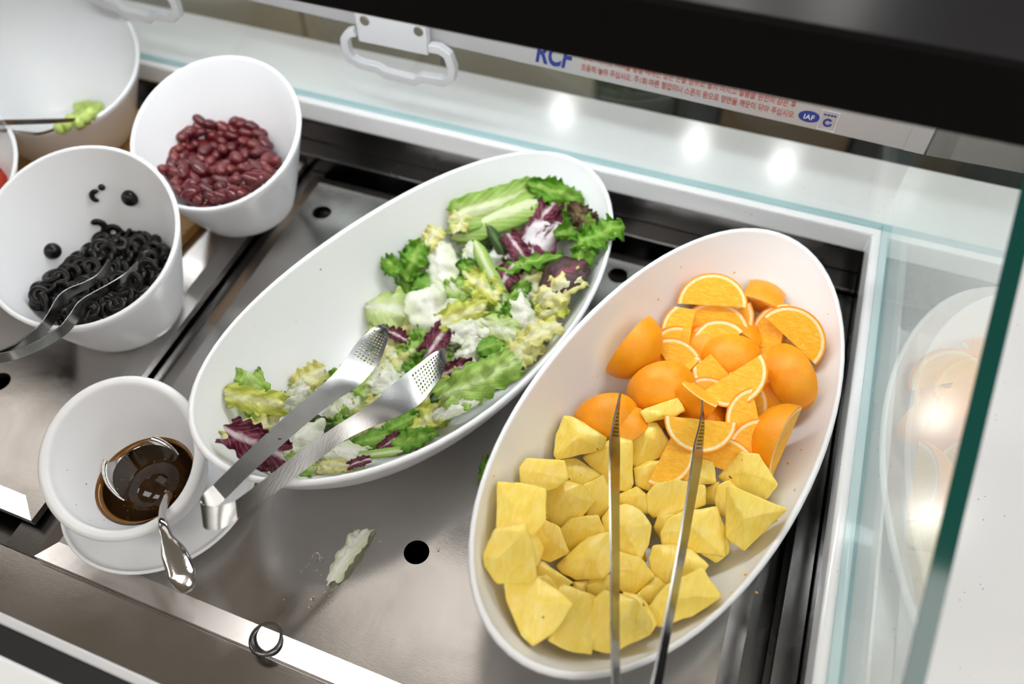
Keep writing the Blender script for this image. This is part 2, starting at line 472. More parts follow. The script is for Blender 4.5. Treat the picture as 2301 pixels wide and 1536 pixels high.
def text(name, body, size, mat, parent, origin, pos, xdir, zdir, align='LEFT', shear=0, bold=0):
    cu = bpy.data.curves.new(name, 'FONT'); cu.body = body; cu.size = size; cu.align_x = align; cu.shear = shear
    cu.extrude = 0.00015; cu.offset = bold
    t = bpy.data.objects.new('tmp', cu); COL.objects.link(t)
    bpy.context.view_layer.update()
    me = bpy.data.meshes.new_from_object(t.evaluated_get(bpy.context.evaluated_depsgraph_get()))
    bpy.data.objects.remove(t); bpy.data.curves.remove(cu)
    x = Vector(xdir).normalized(); z = Vector(zdir); z = (z - x * z.dot(x)).normalized(); nrm = x.cross(z)
    M = Matrix((x, z, nrm)).transposed()
    w = max((v.co.x for v in me.vertices), default=0)
    for v in me.vertices: v.co = Vector(pos) + M @ v.co - Vector(origin)
    ob = link(name, me, mat, parent)
    return ob, w
XD = Vector((1, 0, -.0227)); ZD = Vector((0, 0, 1)); YT = BARY - .0006
def fit_text(name, body, p0, p1, h, mat, bold=0, shear=0):
    """line of lettering from p0 to p1 on the bar"""
    t, w2 = text(name, body, .01, mat, BAR, Vector(), (0, 0, 0), (1, 0, 0), (0, 0, 1), bold=bold, shear=shear)
    L = (Vector(p1) - Vector(p0)).length
    xs = [v.co.x for v in t.data.vertices]; zs = [v.co.z for v in t.data.vertices]
    sx = L / (max(xs) - min(xs)); sz = h / (max(zs) - min(zs))
    x = XD.normalized()
    for v in t.data.vertices:
        q = v.co.copy()
        v.co = Vector(p0) + x * ((q.x - min(xs)) * sx) + ZD * ((q.z - min(zs)) * sz) + Vector((0, q.y, 0)) - o
    return t
a, b = aty(1305, 158, YT), aty(1783, 268, YT)
fit_text('lettering', '조용히 놓아 주십시오. 주1회 마른 헝겁이나 스폰지 등으로 양면을 깨끗이 닦아 주십시오.', a, b, .0088, MATS['ink_red'])
a2 = a + Vector((0.001, 0, .0122)); b2 = b + Vector((-.002, 0, .0122))
fit_text('lettering', '주의 : 나이트 커버를 올릴 때에는 잡은 손을 함부로 놓지 마시고 필름을 완전히 감은 후', a2, b2, .0088, MATS['ink_red'])
fit_text('logo_lettering', 'RCF', aty(1203, 139, YT), aty(1287, 152, YT), .027, MATS['ink_blue'], bold=.0003, shear=.2)
c = aty(1818, 262, YT)
V = [c + Vector((.0112 * cos(t * pi / 16), -.0002, .0066 * sin(t * pi / 16))) for t in range(32)]
V += [v + Vector((0, .0006, 0)) for v in V]
mesh('emblem', V, [tuple(range(32)), tuple(range(32, 64))] + [(i, (i + 1) % 32, 32 + (i + 1) % 32, 32 + i) for i in range(32)], MATS['ink_blue'], BAR, o)
t, _ = text('emblem_lettering', 'IAF', .0085, MATS['ink_white'], BAR, o, c + Vector((0, -.0009, -.003)), XD, ZD, 'CENTER')
c = aty(1861, 272, YT)
fr = [(-.009, -.0115), (.009, -.0115), (.009, .0115), (-.009, .0115)]
sweep('mark_frame', [c + Vector((a_, 0, b_ - .0227 * a_)) for a_, b_ in fr], MATS['ink_white'], rect=(.0006, .0006), wdir=Vector((0, 1, 0)), parent=BAR, origin=o, closed=True)
sweep('mark', [c + Vector((.0038 * cos(radians(q)), -.0002, .0038 * sin(radians(q)) - .002)) for q in range(40, 351, 10)], MATS['ink_blue'], rect=(.0004, .0022), wdir=Vector((0, 1, 0)), parent=BAR, origin=o)
for q in (-.005, -.0015, .002, .0052):
    box('mark_dash', c.x + q - .0012, c.x + q + .0012, c.y - .0006, c.y, c.z + .0062, c.z + .0078, MATS['ink_blue'], BAR, o)

# ------------------------------------------------------------------ bowls
def interp(x, xs, ys):
    if x <= xs[0]: return ys[0]
    for i in range(1, len(xs)):
        if x <= xs[i]:
            t = (x - xs[i - 1]) / (xs[i] - xs[i - 1]); return ys[i - 1] + t * (ys[i] - ys[i - 1])
    return ys[-1]
class Bowl:
    """rim = plane curve (centre, semi-axes, yaw, slopes, raised ends); prof = [(radius share, height share)]"""
    def __init__(s, cx, cy, z, a, b, yaw, tx, ty, ends, zb, prof, th=.006, bc=None, n=2.0):
        s.c = Vector((cx, cy)); s.z, s.a, s.b, s.yaw, s.tx, s.ty, s.ends, s.zb, s.prof, s.th, s.n = z, a, b, yaw, tx, ty, ends, zb, prof, th, n
        s.bc = Vector(bc) if bc else s.c.copy()
        s.ca, s.sa = cos(yaw), sin(yaw)
    def local(s, t):
        c, q = cos(t), sin(t)
        x = s.a * math.copysign(abs(c) ** (2 / s.n), c); y = s.b * math.copysign(abs(q) ** (2 / s.n), q)
        return x, y
    def zrim(s, x, y): return s.z + s.tx * x + s.ty * y + s.ends * (x / s.a) ** 2
    def ctr(s, h): return s.bc.lerp(s.c, h)
    def pt(s, t, rho, h, off=0.0, zlow=None):
        x, y = s.local(t); zr = s.zrim(x, y); r = sqrt(x * x + y * y)
        k = max(0.0, rho + off / r); xx, yy = x * k, y * k; c = s.ctr(h)
        zl = s.zb if zlow is None else zlow
        return Vector((c.x + xx * s.ca - yy * s.sa, c.y + xx * s.sa + yy * s.ca, zl + h * (zr - zl)))
    def inner_z(s, wx, wy):
        """height of the inner surface below a point; None outside the rim"""
        h = 0.5
        for _ in range(6):
            c = s.ctr(h); dx, dy = wx - c.x, wy - c.y
            x, y = dx * s.ca + dy * s.sa, -dx * s.sa + dy * s.ca
            re = max(1e-6, sqrt((x / s.a) ** 2 + (y / s.b) ** 2)); rr = max(1e-6, sqrt(x * x + y * y)); R_ = rr / re
            rho = re + s.th / R_ if re + s.th / R_ > .4 else re / (1 - s.th / (.4 * R_))
            h = interp(rho, [p[0] for p in s.prof], [p[1] for p in s.prof])
        if rho > 1.03: return None
        k = 1 / max(rho, .05); zr = s.zrim(x * min(k, 1.2), y * min(k, 1.2)) if rho > .3 else s.z
        zi = s.zb + .008
        return zi + h * (zr - zi)
    def build(s, name, label, cat, mat, group=None, n=72, foot=.004):
        rows = []
        fine = []
        P = s.prof
        for i in range(len(P) - 1):
            for k in range(2): fine.append((P[i][0] + (P[i + 1][0] - P[i][0]) * k / 2, P[i][1] + (P[i + 1][1] - P[i][1]) * k / 2))
        fine.append(P[-1])
        zi = s.zb + .008
        for rho, h in fine[1:]:                                   # inside, from the middle out
            rows.append([s.pt(2 * pi * i / n, rho, h, -s.th * min(1, rho / .4), zi) for i in range(n)])
        for q in (30, 60, 90, 120, 150):                           # rounded lip
            rows.append([s.pt(2 * pi * i / n, 1, 1, -s.th / 2 - s.th / 2 * cos(radians(q)), zi) + Vector((0, 0, s.th * .5 * sin(radians(q)))) for i in range(n)])
        for rho, h in reversed(fine):
            if rho < P[1][0] - .001: break
            rows.append([s.pt(2 * pi * i / n, rho, h, 0, s.zb + foot * 0) for i in range(n)])
        V = []
        for r in rows: V += r
        F = []
        for j in range(len(rows) - 1):
            for i in range(n): F.append((j * n + i, j * n + (i + 1) % n, (j + 1) * n + (i + 1) % n, (j + 1) * n + i))
        c0 = len(V); V.append(Vector((s.bc.x, s.bc.y, zi))); c1 = len(V); V.append(Vector((s.bc.x, s.bc.y, s.zb)))
        m = (len(rows) - 1) * n
        for i in range(n): F.append((c0, i, (i + 1) % n)); F.append((c1, m + (i + 1) % n, m + i))
        o = mesh(name, V, F, mat, None, (s.bc.x, s.bc.y, s.zb), True)
        return tag(o, label, cat, group)
CER = MATS['ceramic']
OVALP = [(0, 0), (.36, 0), (.50, .02), (.61, .07), (.70, .15), (.78, .27), (.86, .45), (.93, .69), (.975, .88), (1, 1)]
ROUNDP = [(0, 0), (.44, 0), (.54, .015), (.60, .06), (.65, .15), (.74, .35), (.84, .6), (.93, .82), (1, 1)]
salad_b = Bowl(-.2889, .5053, .10, .2739, .1378, 1.2282, -.0044, .1532, .0262, .0005, OVALP, .0065, n=2.03)
fruit_b = Bowl(-.0048, .4523, .10, .2740, .1306, 1.3161, .0073, .2364, .0208, .0005, OVALP, .0065, n=2.03)
salad_b.build('oval_bowl', 'long white oval bowl heaped with mixed salad leaves', 'bowl', CER, 'white oval bowls')
fruit_b.build('oval_bowl', 'long white oval bowl filled with orange wedges and pineapple', 'bowl', CER, 'white oval bowls')
bean_b = Bowl(-.628, .633, .15, .1045, .1045, radians(105), .3638, 0, 0, .0150, ROUNDP, .0058, bc=(-.632, .648))
bean_b.build('slanted_bowl', 'white slanted round bowl holding red kidney beans', 'bowl', CER, 'white slanted bowls')
olive_b = Bowl(-.672, .435, .135, .1062, .1062, radians(120.6), .3638, 0, 0, .0005, ROUNDP, .0058, bc=(-.668, .440))
olive_b.build('slanted_bowl', 'white slanted round bowl holding sliced black olives', 'bowl', CER, 'white slanted bowls')
big_b = Bowl(-.953, .6905, .16, .13, .13, radians(146), .379, 0, 0, .0150, ROUNDP, .0058, bc=(-.955, .695))
big_b.build('slanted_bowl', 'large white slanted bowl with a little chopped celery', 'bowl', CER, 'white slanted bowls')
tom_b = Bowl(-.93, .465, .125, .105, .105, radians(115), .33, 0, 0, .0005, ROUNDP, .0058, bc=(-.93, .43))
tom_b.build('slanted_bowl', 'white bowl with red tomato cut off by the left picture edge', 'bowl', CER, 'white slanted bowls')
DRP = [(0, 0), (.40, 0), (.52, .03), (.62, .10), (.71, .22), (.80, .42), (.88, .65), (.95, .85), (1, 1)]
dress_b = Bowl(-.483, .240, .082, .0745, .0745, radians(130), .36, 0, 0, .0085, DRP, .0115, bc=(-.478, .249))
dress_b.build('sauce_bowl', 'small thick-rimmed white bowl of dark brown dressing', 'bowl', CER)
SAUP = [(0, 0), (.5, 0), (.6, .05), (.75, .25), (.9, .65), (1, 1)]
sau = Bowl(-.477, .2510, .015, .0955, .0955, 0, 0, 0, 0, .0005, SAUP, .004)
sau.build('saucer', 'round white saucer under the dressing bowl', 'saucer', CER)

# ------------------------------------------------------------------ food materials
def m_rind():
    t = NT('orange_rind'); o = t.obj(); p = t.principled(Roughness=.36, Specular__IOR__Level=.4)
    big = t.noise(40, 3, .5, o)
    t.l(t.ramp(big, [(.35, rgb(246, 154, 20)), (.6, rgb(250, 167, 30)), (.8, rgb(252, 178, 50))]), p.inputs['Base Color'])
    v = t.n('ShaderNodeTexVoronoi', Scale=900.0); t.l(o, v.inputs['Vector'])
    t.bump(v.outputs['Distance'], .35, .0006, p)
m_rind()
def m_pith():
    t = NT('orange_pith'); o = t.obj(); p = t.principled(Roughness=.6)
    t.l(t.ramp(t.noise(200, 2, .5, o), [(.3, rgb(252, 222, 150)), (.7, rgb(254, 236, 190))]), p.inputs['Base Color'])
m_pith()
def m_flesh():
    t = NT('orange_flesh'); o = t.obj(); p = t.principled(Roughness=.42, Specular__IOR__Level=.25)
    s1 = t.noise(60, 4, .6, t.scaled(o, 2.2, 6, 6), .8)
    t.l(t.ramp(s1, [(.3, rgb(248, 176, 36)), (.55, rgb(252, 192, 58)), (.75, rgb(254, 212, 108))]), p.inputs['Base Color'])
    v = t.n('ShaderNodeTexVoronoi', Scale=260.0); t.l(t.scaled(o, 1, 2.5, 2.5), v.inputs['Vector'])
    t.bump(v.outputs['Distance'], .22, .0008, p)
m_flesh()
def m_pine():
    t = NT('pineapple'); o = t.obj(); p = t.principled(Roughness=.30, Specular__IOR__Level=.45, Subsurface__Weight=.15, Subsurface__Scale=.006)
    p.inputs['Subsurface Radius'].default_value = (1, .8, .25)
    info = t.n('ShaderNodeObjectInfo')
    mp = t.n('ShaderNodeVectorMath', _operation='ADD'); t.l(o, mp.inputs[0]); t.l(info.outputs['Location'], mp.inputs[1])
    st = t.noise(55, 4, .6, t.scaled(mp.outputs[0], 4, 1.3, 1.3), .7)
    c = t.ramp(st, [(.28, rgb(247, 212, 84)), (.5, rgb(251, 222, 104)), (.74, rgb(253, 231, 136))])
    eyes = t.noise(140, 2, .4, mp.outputs[0])
    c = t.mix(t.ramp(eyes, [(.745, (0, 0, 0, 1)), (.775, (1, 1, 1, 1))]), c, rgb(146, 104, 44))
    t.l(c, p.inputs['Base Color'])
    t.bump(st, .3, .0016, p)
m_pine()
def m_bean():
    t = NT('kidney_bean'); p = t.principled(Roughness=.24, Specular__IOR__Level=.55)
    info = t.n('ShaderNodeObjectInfo'); o = t.obj()
    c = t.ramp(info.outputs['Random'], [(0, rgb(64, 14, 20)), (.5, rgb(88, 24, 29)), (1, rgb(122, 46, 42))])
    t.l(t.mix(t.noise(120, 3, .6, o), c, rgb(96, 26, 34)), p.inputs['Base Color'])
    t.bump(t.noise(220, 2, .5, o), .2, .001, p)
m_bean()
def m_olive():
    t = NT('black_olive'); o = t.obj(); p = t.principled(Roughness=.32, Specular__IOR__Level=.32)
    t.l(t.ramp(t.noise(180, 3, .6, o), [(.35, rgb(8, 8, 9)), (.7, rgb(28, 23, 21))]), p.inputs['Base Color'])
m_olive()
simple('celery', rgb(196, 218, 120), .4)
simple('tomato', rgb(196, 58, 30), .25)
def m_leaf(name, rib, mid, edge, rib_w=.12, vein=1.0, trans=.35, rough=.42, streak=None):
    """leaf colouring by its own length (u) and breadth (v) coordinates"""
    t = NT(name)
    uv = t.n('ShaderNodeUVMap', _uv_map='leaf'); sep = t.n('ShaderNodeSeparateXYZ'); t.l(uv.outputs[0], sep.inputs[0])
    o = t.obj()
    nz = t.noise(45, 4, .6, o, .5)
    def math_(op, a, b=None):
        m = t.n('ShaderNodeMath', _operation=op)
        for i, v in enumerate((a, b)):
            if v is None: continue
            if isinstance(v, (int, float)): m.inputs[i].default_value = v
            else: t.l(v, m.inputs[i])
        return m.outputs[0]
    av = math_('ABSOLUTE', sep.outputs[1])
    wob = math_('ADD', av, math_('MULTIPLY', math_('SUBTRACT', nz, .5), .55))
    c = t.ramp(wob, [(0, rib), (rib_w, rib), (rib_w + .16, mid), (.95, edge)])
    # side veins running outward from the rib
    ph = math_('ADD', math_('MULTIPLY', sep.outputs[0], 46), math_('MULTIPLY', av, -22))
    vn = math_('POWER', math_('MULTIPLY', math_('ADD', math_('SINE', math_('ADD', ph, math_('MULTIPLY', nz, 7))), 1), .5), 10)
    c = t.mix(math_('MULTIPLY', vn, .45 * vein), c, rib)
    if streak is not None:
        k = t.ramp(math_('ADD', math_('MULTIPLY', t.noise(24, 3, .6, o, 1.0), 1.0), math_('MULTIPLY', sep.outputs[0], .0)), [(.50, (0, 0, 0, 1)), (.56, (1, 1, 1, 1))])
        c = t.mix(k, c, streak)
    p = t.n('ShaderNodeBsdfPrincipled'); t.l(c, p.inputs['Base Color']); p.inputs['Roughness'].default_value = rough
    hh = math_('ADD', math_('MULTIPLY', vn, -.6), nz)
    t.bump(hh, .5, .0016, p)
    tr = t.n('ShaderNodeBsdfTranslucent'); t.l(c, tr.inputs[0])
    mx = t.n('ShaderNodeMixShader'); mx.inputs[0].default_value = trans
    t.l(p.outputs[0], mx.inputs[1]); t.l(tr.outputs[0], mx.inputs[2]); t.surf(mx.outputs[0])
m_leaf('leaf_romaine', rgb(236, 242, 200), rgb(190, 216, 118), rgb(142, 190, 62), .16)
m_leaf('leaf_green', rgb(172, 208, 100), rgb(136, 188, 66), rgb(104, 166, 46), .03, .4)
m_leaf('leaf_dark', rgb(120, 150, 80), rgb(66, 98, 44), rgb(58, 66, 40), .05)
m_leaf('leaf_redbrown', rgb(150, 130, 90), rgb(98, 72, 52), rgb(82, 48, 44), .05)
m_leaf('leaf_maroon', rgb(140, 70, 80), rgb(84, 56, 54), rgb(66, 50, 44), .04, .8)
m_leaf('leaf_radicchio', rgb(238, 222, 226), rgb(128, 38, 66), rgb(100, 22, 50), .05, .5)
m_leaf('leaf_radicchio_white', rgb(246, 240, 242), rgb(244, 236, 238), rgb(110, 26, 58), .30, .2, streak=rgb(116, 30, 62))
m_leaf('leaf_cream', rgb(246, 244, 206), rgb(242, 238, 176), rgb(236, 232, 148), .15, .5)
m_leaf('leaf_yellow', rgb(240, 240, 190), rgb(226, 226, 120), rgb(206, 216, 88), .1, .6)
m_leaf('leaf_white', rgb(250, 250, 240), rgb(244, 245, 228), rgb(234, 240, 208), .2, .6)
m_leaf('leaf_iceberg', rgb(240, 244, 220), rgb(222, 234, 172), rgb(196, 220, 120), .12, .8)
m_leaf('leaf_lightgreen', rgb(214, 232, 164), rgb(184, 214, 110), rgb(160, 200, 84), .08, .8)
simple('juice_speck', rgb(238, 180, 70), .3)
simple('herb_speck', rgb(62, 104, 44), .5)

# ------------------------------------------------------------------ placing things in bowls
def Zo(x, y): return 1260 + x / 2.9545, 580 + y / 2.9545
def Zp(x, y): return 1040 + x / 2.415, 900 + y / 2.415
def Zs(x, y): return 840 + x / 2.648, 380 + y / 2.648
def Zt(x, y): return 400 + x / 2.5595, 640 + y / 2.5595
def Zb(x, y): return 340 + x / 4.8, 240 + y / 4.8
def Zv(x, y): return x / 2.743, 400 + y / 2.743
def hit(u, v, bowl, fill, lift):
    """point on the heap in a bowl under a picture point: inner wall + lift, at least the fill height"""
    d = ray(u, v); t = (bowl.z + .16 - CAM.z) / d.z; t1 = (bowl.zb - CAM.z) / d.z
    while t < t1:
        p = CAM + d * t; zi = bowl.inner_z(p.x, p.y)
        f = fill(p.x, p.y) if callable(fill) else fill
        if zi is not None and p.z <= max(zi + lift, f): return p
        t += .0015
    return CAM + d * ((bowl.zb + .05 - CAM.z) / d.z)
def rho_of(bowl, p):
    c = bowl.ctr(.8); dx, dy = p.x - c.x, p.y - c.y
    x, y = dx * bowl.ca + dy * bowl.sa, -dx * bowl.sa + dy * bowl.ca
    return sqrt((x / (bowl.a - bowl.th)) ** 2 + (y / (bowl.b - bowl.th)) ** 2), x, y
def settle(pts, bowl, d, gap=.0008, cap=.09):
    """slide a group of points back along d until none is below the bowl's inner surface"""
    off = Vector()
    s = 0.0
    while s < cap:
        ok = True
        for p in pts:
            q = p + off; zi = bowl.inner_z(q.x, q.y)
            if zi is not None and q.z < zi + gap: ok = False; break
        if ok: break
        s += .002; off = -d * s
    return off
def frame_at(u, v):
    """picture-right, picture-up and towards-viewer directions at a picture point"""
    e3 = -ray(u, v); e1 = ROT @ Vector((1, 0, 0)); e1 = (e1 - e3 * e1.dot(e3)).normalized(); return e1, e3.cross(e1), e3

# ------------------------------------------------------------------ orange wedges
def wedge_shell(R0, R1, phi, x0, x1, ex=1.06, n=16, m=9):
    """part of a ball between two longitudes; R0 = inner radius (0 = solid), clipped to x0..x1"""
    bm = bmesh.new()
    def pt(R, i, j):
        th = pi * i / n; ph = -phi / 2 + phi * j / m
        return Vector((-R * ex * cos(th), R * sin(th) * sin(ph), R * sin(th) * cos(ph)))
    go = [[bm.verts.new(pt(R1, i, j)) for j in range(m + 1)] for i in range(n + 1)]
    if R0 > 0: gi = [[bm.verts.new(pt(R0, i, j)) for j in range(m + 1)] for i in range(n + 1)]
    else:
        ax = [bm.verts.new((-R1 * ex * cos(pi * i / n), 0, 0)) for i in range(n + 1)]
    for i in range(n):
        for j in range(m):
            bm.faces.new((go[i][j], go[i][j + 1], go[i + 1][j + 1], go[i + 1][j]))
            if R0 > 0: bm.faces.new((gi[i][j], gi[i + 1][j], gi[i + 1][j + 1], gi[i][j + 1]))
        for j in (0, m):
            q = (go[i][j], go[i + 1][j], gi[i + 1][j], gi[i][j]) if R0 > 0 else (go[i][j], go[i + 1][j], ax[i + 1], ax[i])
            bm.faces.new(q)
    bmesh.ops.remove_doubles(bm, verts=bm.verts, dist=1e-5)
    for co, no, cut in (((x0, 0, 0), (-1, 0, 0), x0 > -1), ((x1, 0, 0), (1, 0, 0), x1 < 1)):
        if cut:
            r = bmesh.ops.bisect_plane(bm, geom=bm.verts[:] + bm.edges[:] + bm.faces[:], plane_co=co, plane_no=no, clear_outer=True)
            ed = [g for g in r['geom_cut'] if isinstance(g, bmesh.types.BMEdge)]
            if ed: bmesh.ops.holes_fill(bm, edges=bm.edges[:], sides=0)
    bmesh.ops.recalc_face_normals(bm, faces=bm.faces)
    return bm
def finish(bm, name, M, mat, parent):
    me = bpy.data.meshes.new(name); bm.to_mesh(me); bm.free()
    me.transform(M)
    o = link(name, me, mat, parent)
    for p in me.polygons: p.use_smooth = True
    me.set_sharp_from_angle(angle=radians(38))
    return o
def fruit_fill(x, y): return .050 + .012 * max(0, 1 - ((x - .0) / .08) ** 2 - ((y - .52) / .12) ** 2)
def orange(u, v, alpha, gamma, label, size=.0365, phi=80, beta=0, x0=-2, x1=2, up=0.0, bowl=None, lift=.02):
    bowl = bowl or fruit_b
    e1, e2, e3 = frame_at(u, v)
    a = radians(alpha); X = e1 * cos(a) + e2 * sin(a); Yp = -e1 * sin(a) + e2 * cos(a)
    b = radians(beta); Xt = X * cos(b) + e3 * sin(b); Zt_ = e3 * cos(b) - X * sin(b)
    g = radians(gamma); N = Zt_ * cos(g) + Yp * sin(g)
    S = N.cross(Xt)
    M3 = Matrix((Xt, S, N)).transposed()
    c = hit(u, v, bowl, fruit_fill, lift) + e3 * up
    size = size * 1900 * (c - CAM).length / FPX
    mid = .5 * (max(x0, -1) + min(x1, 1))
    M = Matrix.Translation(M3 @ Vector((-mid * size, 0, -.52 * size))) @ M3.to_4x4() @ Matrix.Scale(size, 4)
    bm = wedge_shell(0, 1, radians(phi), x0, x1, n=8, m=5)
    off = settle([c + M @ q.co for q in bm.verts], bowl, ray(u, v)); bm.free()
    e = tag(empty('orange_wedge', c + off), label, 'orange', 'orange wedges in the fruit bowl')
    ph = radians(phi)
    finish(wedge_shell(.955, 1.0, ph, x0, x1), 'rind', M, MATS['orange_rind'], e)
    finish(wedge_shell(.868, .955, ph, x0, x1), 'pith', M, MATS['orange_pith'], e)
    finish(wedge_shell(0, .870, ph * .995, max(x0 * 1.0, -2), x1), 'flesh', M, MATS['orange_flesh'], e)
    return e
OR = [  # zoom x, y, long-axis angle, rind direction, label, extras
 (1010, 225, -3, 128, 'orange wedge highest in the bowl, cut face showing', dict(up=.014, phi=84)),
 (1345, 265, -22, 62, 'short orange wedge right of the topmost one', dict(up=.012, x0=-.55, x1=.6, phi=80)),
 (1595, 470, -45, 118, 'orange wedge with bright cut face at the far right rim', dict(up=.018, phi=78)),
 (780, 460, -100, -122, 'narrow orange wedge standing upright at the upper left', dict(up=.012, x0=-.75, x1=.62, phi=64, size=.034)),
 (1010, 405, 4, 120, 'orange wedge tucked right under the topmost one', dict(up=.0)),
 (1200, 490, -32, 68, 'short orange wedge with pale pith in the upper middle', dict(up=.010, x0=-.6, x1=.7)),
 (1410, 520, 80, 150, 'orange wedge turned flesh up between middle and right rim', dict(up=.003)),
 (500, 610, 52, -32, 'long orange wedge lying rind up along the left wall', dict(up=.010, phi=84, size=.039)),
 (655, 850, 22, 8, 'plump orange wedge rind up in front of the left one', dict(up=.020, size=.039, phi=88)),
 (1110, 650, 8, 18, 'rounded orange wedge rind up in the middle of the heap', dict(up=.008, size=.036)),
 (1190, 850, 33, -118, 'orange wedge with pale streak on its cut face, centre front', dict(up=.026, size=.038)),
 (1530, 785, -68, 5, 'orange wedge rind up along the right wall', dict(up=.016, size=.037)),
 (1400, 890, 58, 0, 'orange wedge rind up half hidden behind the streaked one', dict(up=.0)),
 (890, 945, -38, -58, 'short orange wedge beside the right tong tip', dict(up=.016, x0=-.5, x1=.75)),
 (920, 1165, -6, -124, 'orange wedge cut face up right of the left tong', dict(up=.018, size=.038)),
 (1395, 1180, 66, 58, 'large orange wedge at the lower right with a seed', dict(up=.022, size=.042, phi=86)),
 (1220, 1100, 100, 122, 'orange wedge cut face up behind the large lower right one', dict(up=.006)),
 (290, 1050, 20, 10, 'deep orange wedge rind up at the far left of the heap', dict(up=.006, size=.038)),
 (410, 1130, 30, 22, 'orange wedge under the left tong beside the pineapple', dict(up=.008, size=.034)),
 (820, 700, -60, 122, 'orange wedge behind the plump one, pith arc showing', dict(up=.0)),
 (980, 560, 40, 130, 'shaded orange wedge deep in the upper middle', dict(up=-.004)),
 (1010, 790, -50, -125, 'small orange piece squeezed under the streaked wedge', dict(up=-.002, x0=-.7, x1=.5)),
 (770, 1340, 62, -115, 'orange wedge wedged between pineapple pieces', dict(up=-.002)),
 (1090, 1330, -20, 140, 'torn orange wedge in shadow below the centre', dict(up=-.004)),
 (650, 640, 75, 100, 'thin orange wedge behind the long left one', dict(up=-.004)),
 (1230, 1260, 70, 120, 'orange wedge in the gap left of the large one', dict(up=-.002)),
]
for x, y, al, ga, lab, kw in OR:
    u, v = Zo(x, y)
    e = orange(u, v, al, ga, lab, **kw)

rw = random.Random(12)
for x, y in ((900, 620), (1150, 760), (1330, 620), (760, 800), (1050, 950), (1250, 950), (600, 1000), (1100, 480), (1450, 700), (900, 1060), (1000, 660), (700, 900)):
    u, v = Zo(x, y)
    orange(u, v, rw.uniform(0, 180), rw.choice((125, -125, 20, 160)), 'orange wedge buried under the upper orange wedges', up=-.016, lift=.012, size=.035)

# ------------------------------------------------------------------ pineapple chunks
def convex(points):
    bm = bmesh.new()
    for p in points: bm.verts.new(p)
    r = bmesh.ops.convex_hull(bm, input=bm.verts[:])
    bmesh.ops.delete(bm, geom=list({g for g in r['geom_interior'] + r['geom_unused'] if isinstance(g, bmesh.types.BMVert)}), context='VERTS')
    bmesh.ops.recalc_face_normals(bm, faces=bm.faces)
    bmesh.ops.dissolve_limit(bm, angle_limit=radians(9), verts=bm.verts, edges=bm.edges)
    return bm
def chunk(poly, label, peaks=(), up=0.0, depth=.026, seed=0, lift=.012):
    rnd = random.Random(seed)
    u = sum(p[0] for p in poly) / len(poly); v = sum(p[1] for p in poly) / len(poly)
    e1, e2, e3 = frame_at(u, v)
    c = hit(u, v, fruit_b, .045, lift) + e3 * up
    poly = [(u + (a - u) * 1.06, v + (b - v) * 1.06) for a, b in poly]
    tl, tv = rnd.uniform(-.25, .25), rnd.uniform(-.25, .25)
    def on(pu, pv, h):
        d = ray(pu, pv); q = CAM + d * ((c - CAM).dot(e3) / d.dot(e3))
        r = q - c; return r + e3 * (h + tl * r.dot(e1) + tv * r.dot(e2))
    k = rnd.uniform(.78, .92)
    sh = e1 * rnd.uniform(-.003, .003) + e2 * rnd.uniform(-.003, .003)
    P = [on(a, b, 0) for a, b in poly]
    P += [(on(a, b, 0) * k + sh) - e3 * depth for a, b in poly]
    P += [on(a, b, .008) for a, b in peaks]
    if not peaks: P.append(on(u + rnd.uniform(-14, 14), v + rnd.uniform(-14, 14), rnd.uniform(.002, .006)))
    bm = convex(P)
    off = settle([c + q.co for q in bm.verts], fruit_b, ray(u, v))
    bmesh.ops.bevel(bm, geom=bm.edges[:], offset=.0017, segments=2, affect='EDGES', profile=.6)
    bmesh.ops.triangulate(bm, faces=bm.faces[:])
    bmesh.ops.subdivide_edges(bm, edges=[e_ for e_ in bm.edges if e_.calc_length() > .006], cuts=1, use_grid_fill=True)
    bmesh.ops.triangulate(bm, faces=bm.faces[:])
    bmesh.ops.subdivide_edges(bm, edges=[e_ for e_ in bm.edges if e_.calc_length() > .006], cuts=1, use_grid_fill=True)
    bm.normal_update()
    for q in bm.verts:
        f = noise.noise(q.co * 110 + Vector((seed * 3.1, 0, 0))) * .0009 + noise.noise(q.co * 300 + Vector((0, seed * 1.7, 0))) * .0004
        q.co += q.normal * f
    o = from_bm('pineapple_chunk', bm, MATS['pineapple'], None, c + off, True)
    return tag(o, label, 'pineapple', 'pineapple chunks in the fruit bowl')
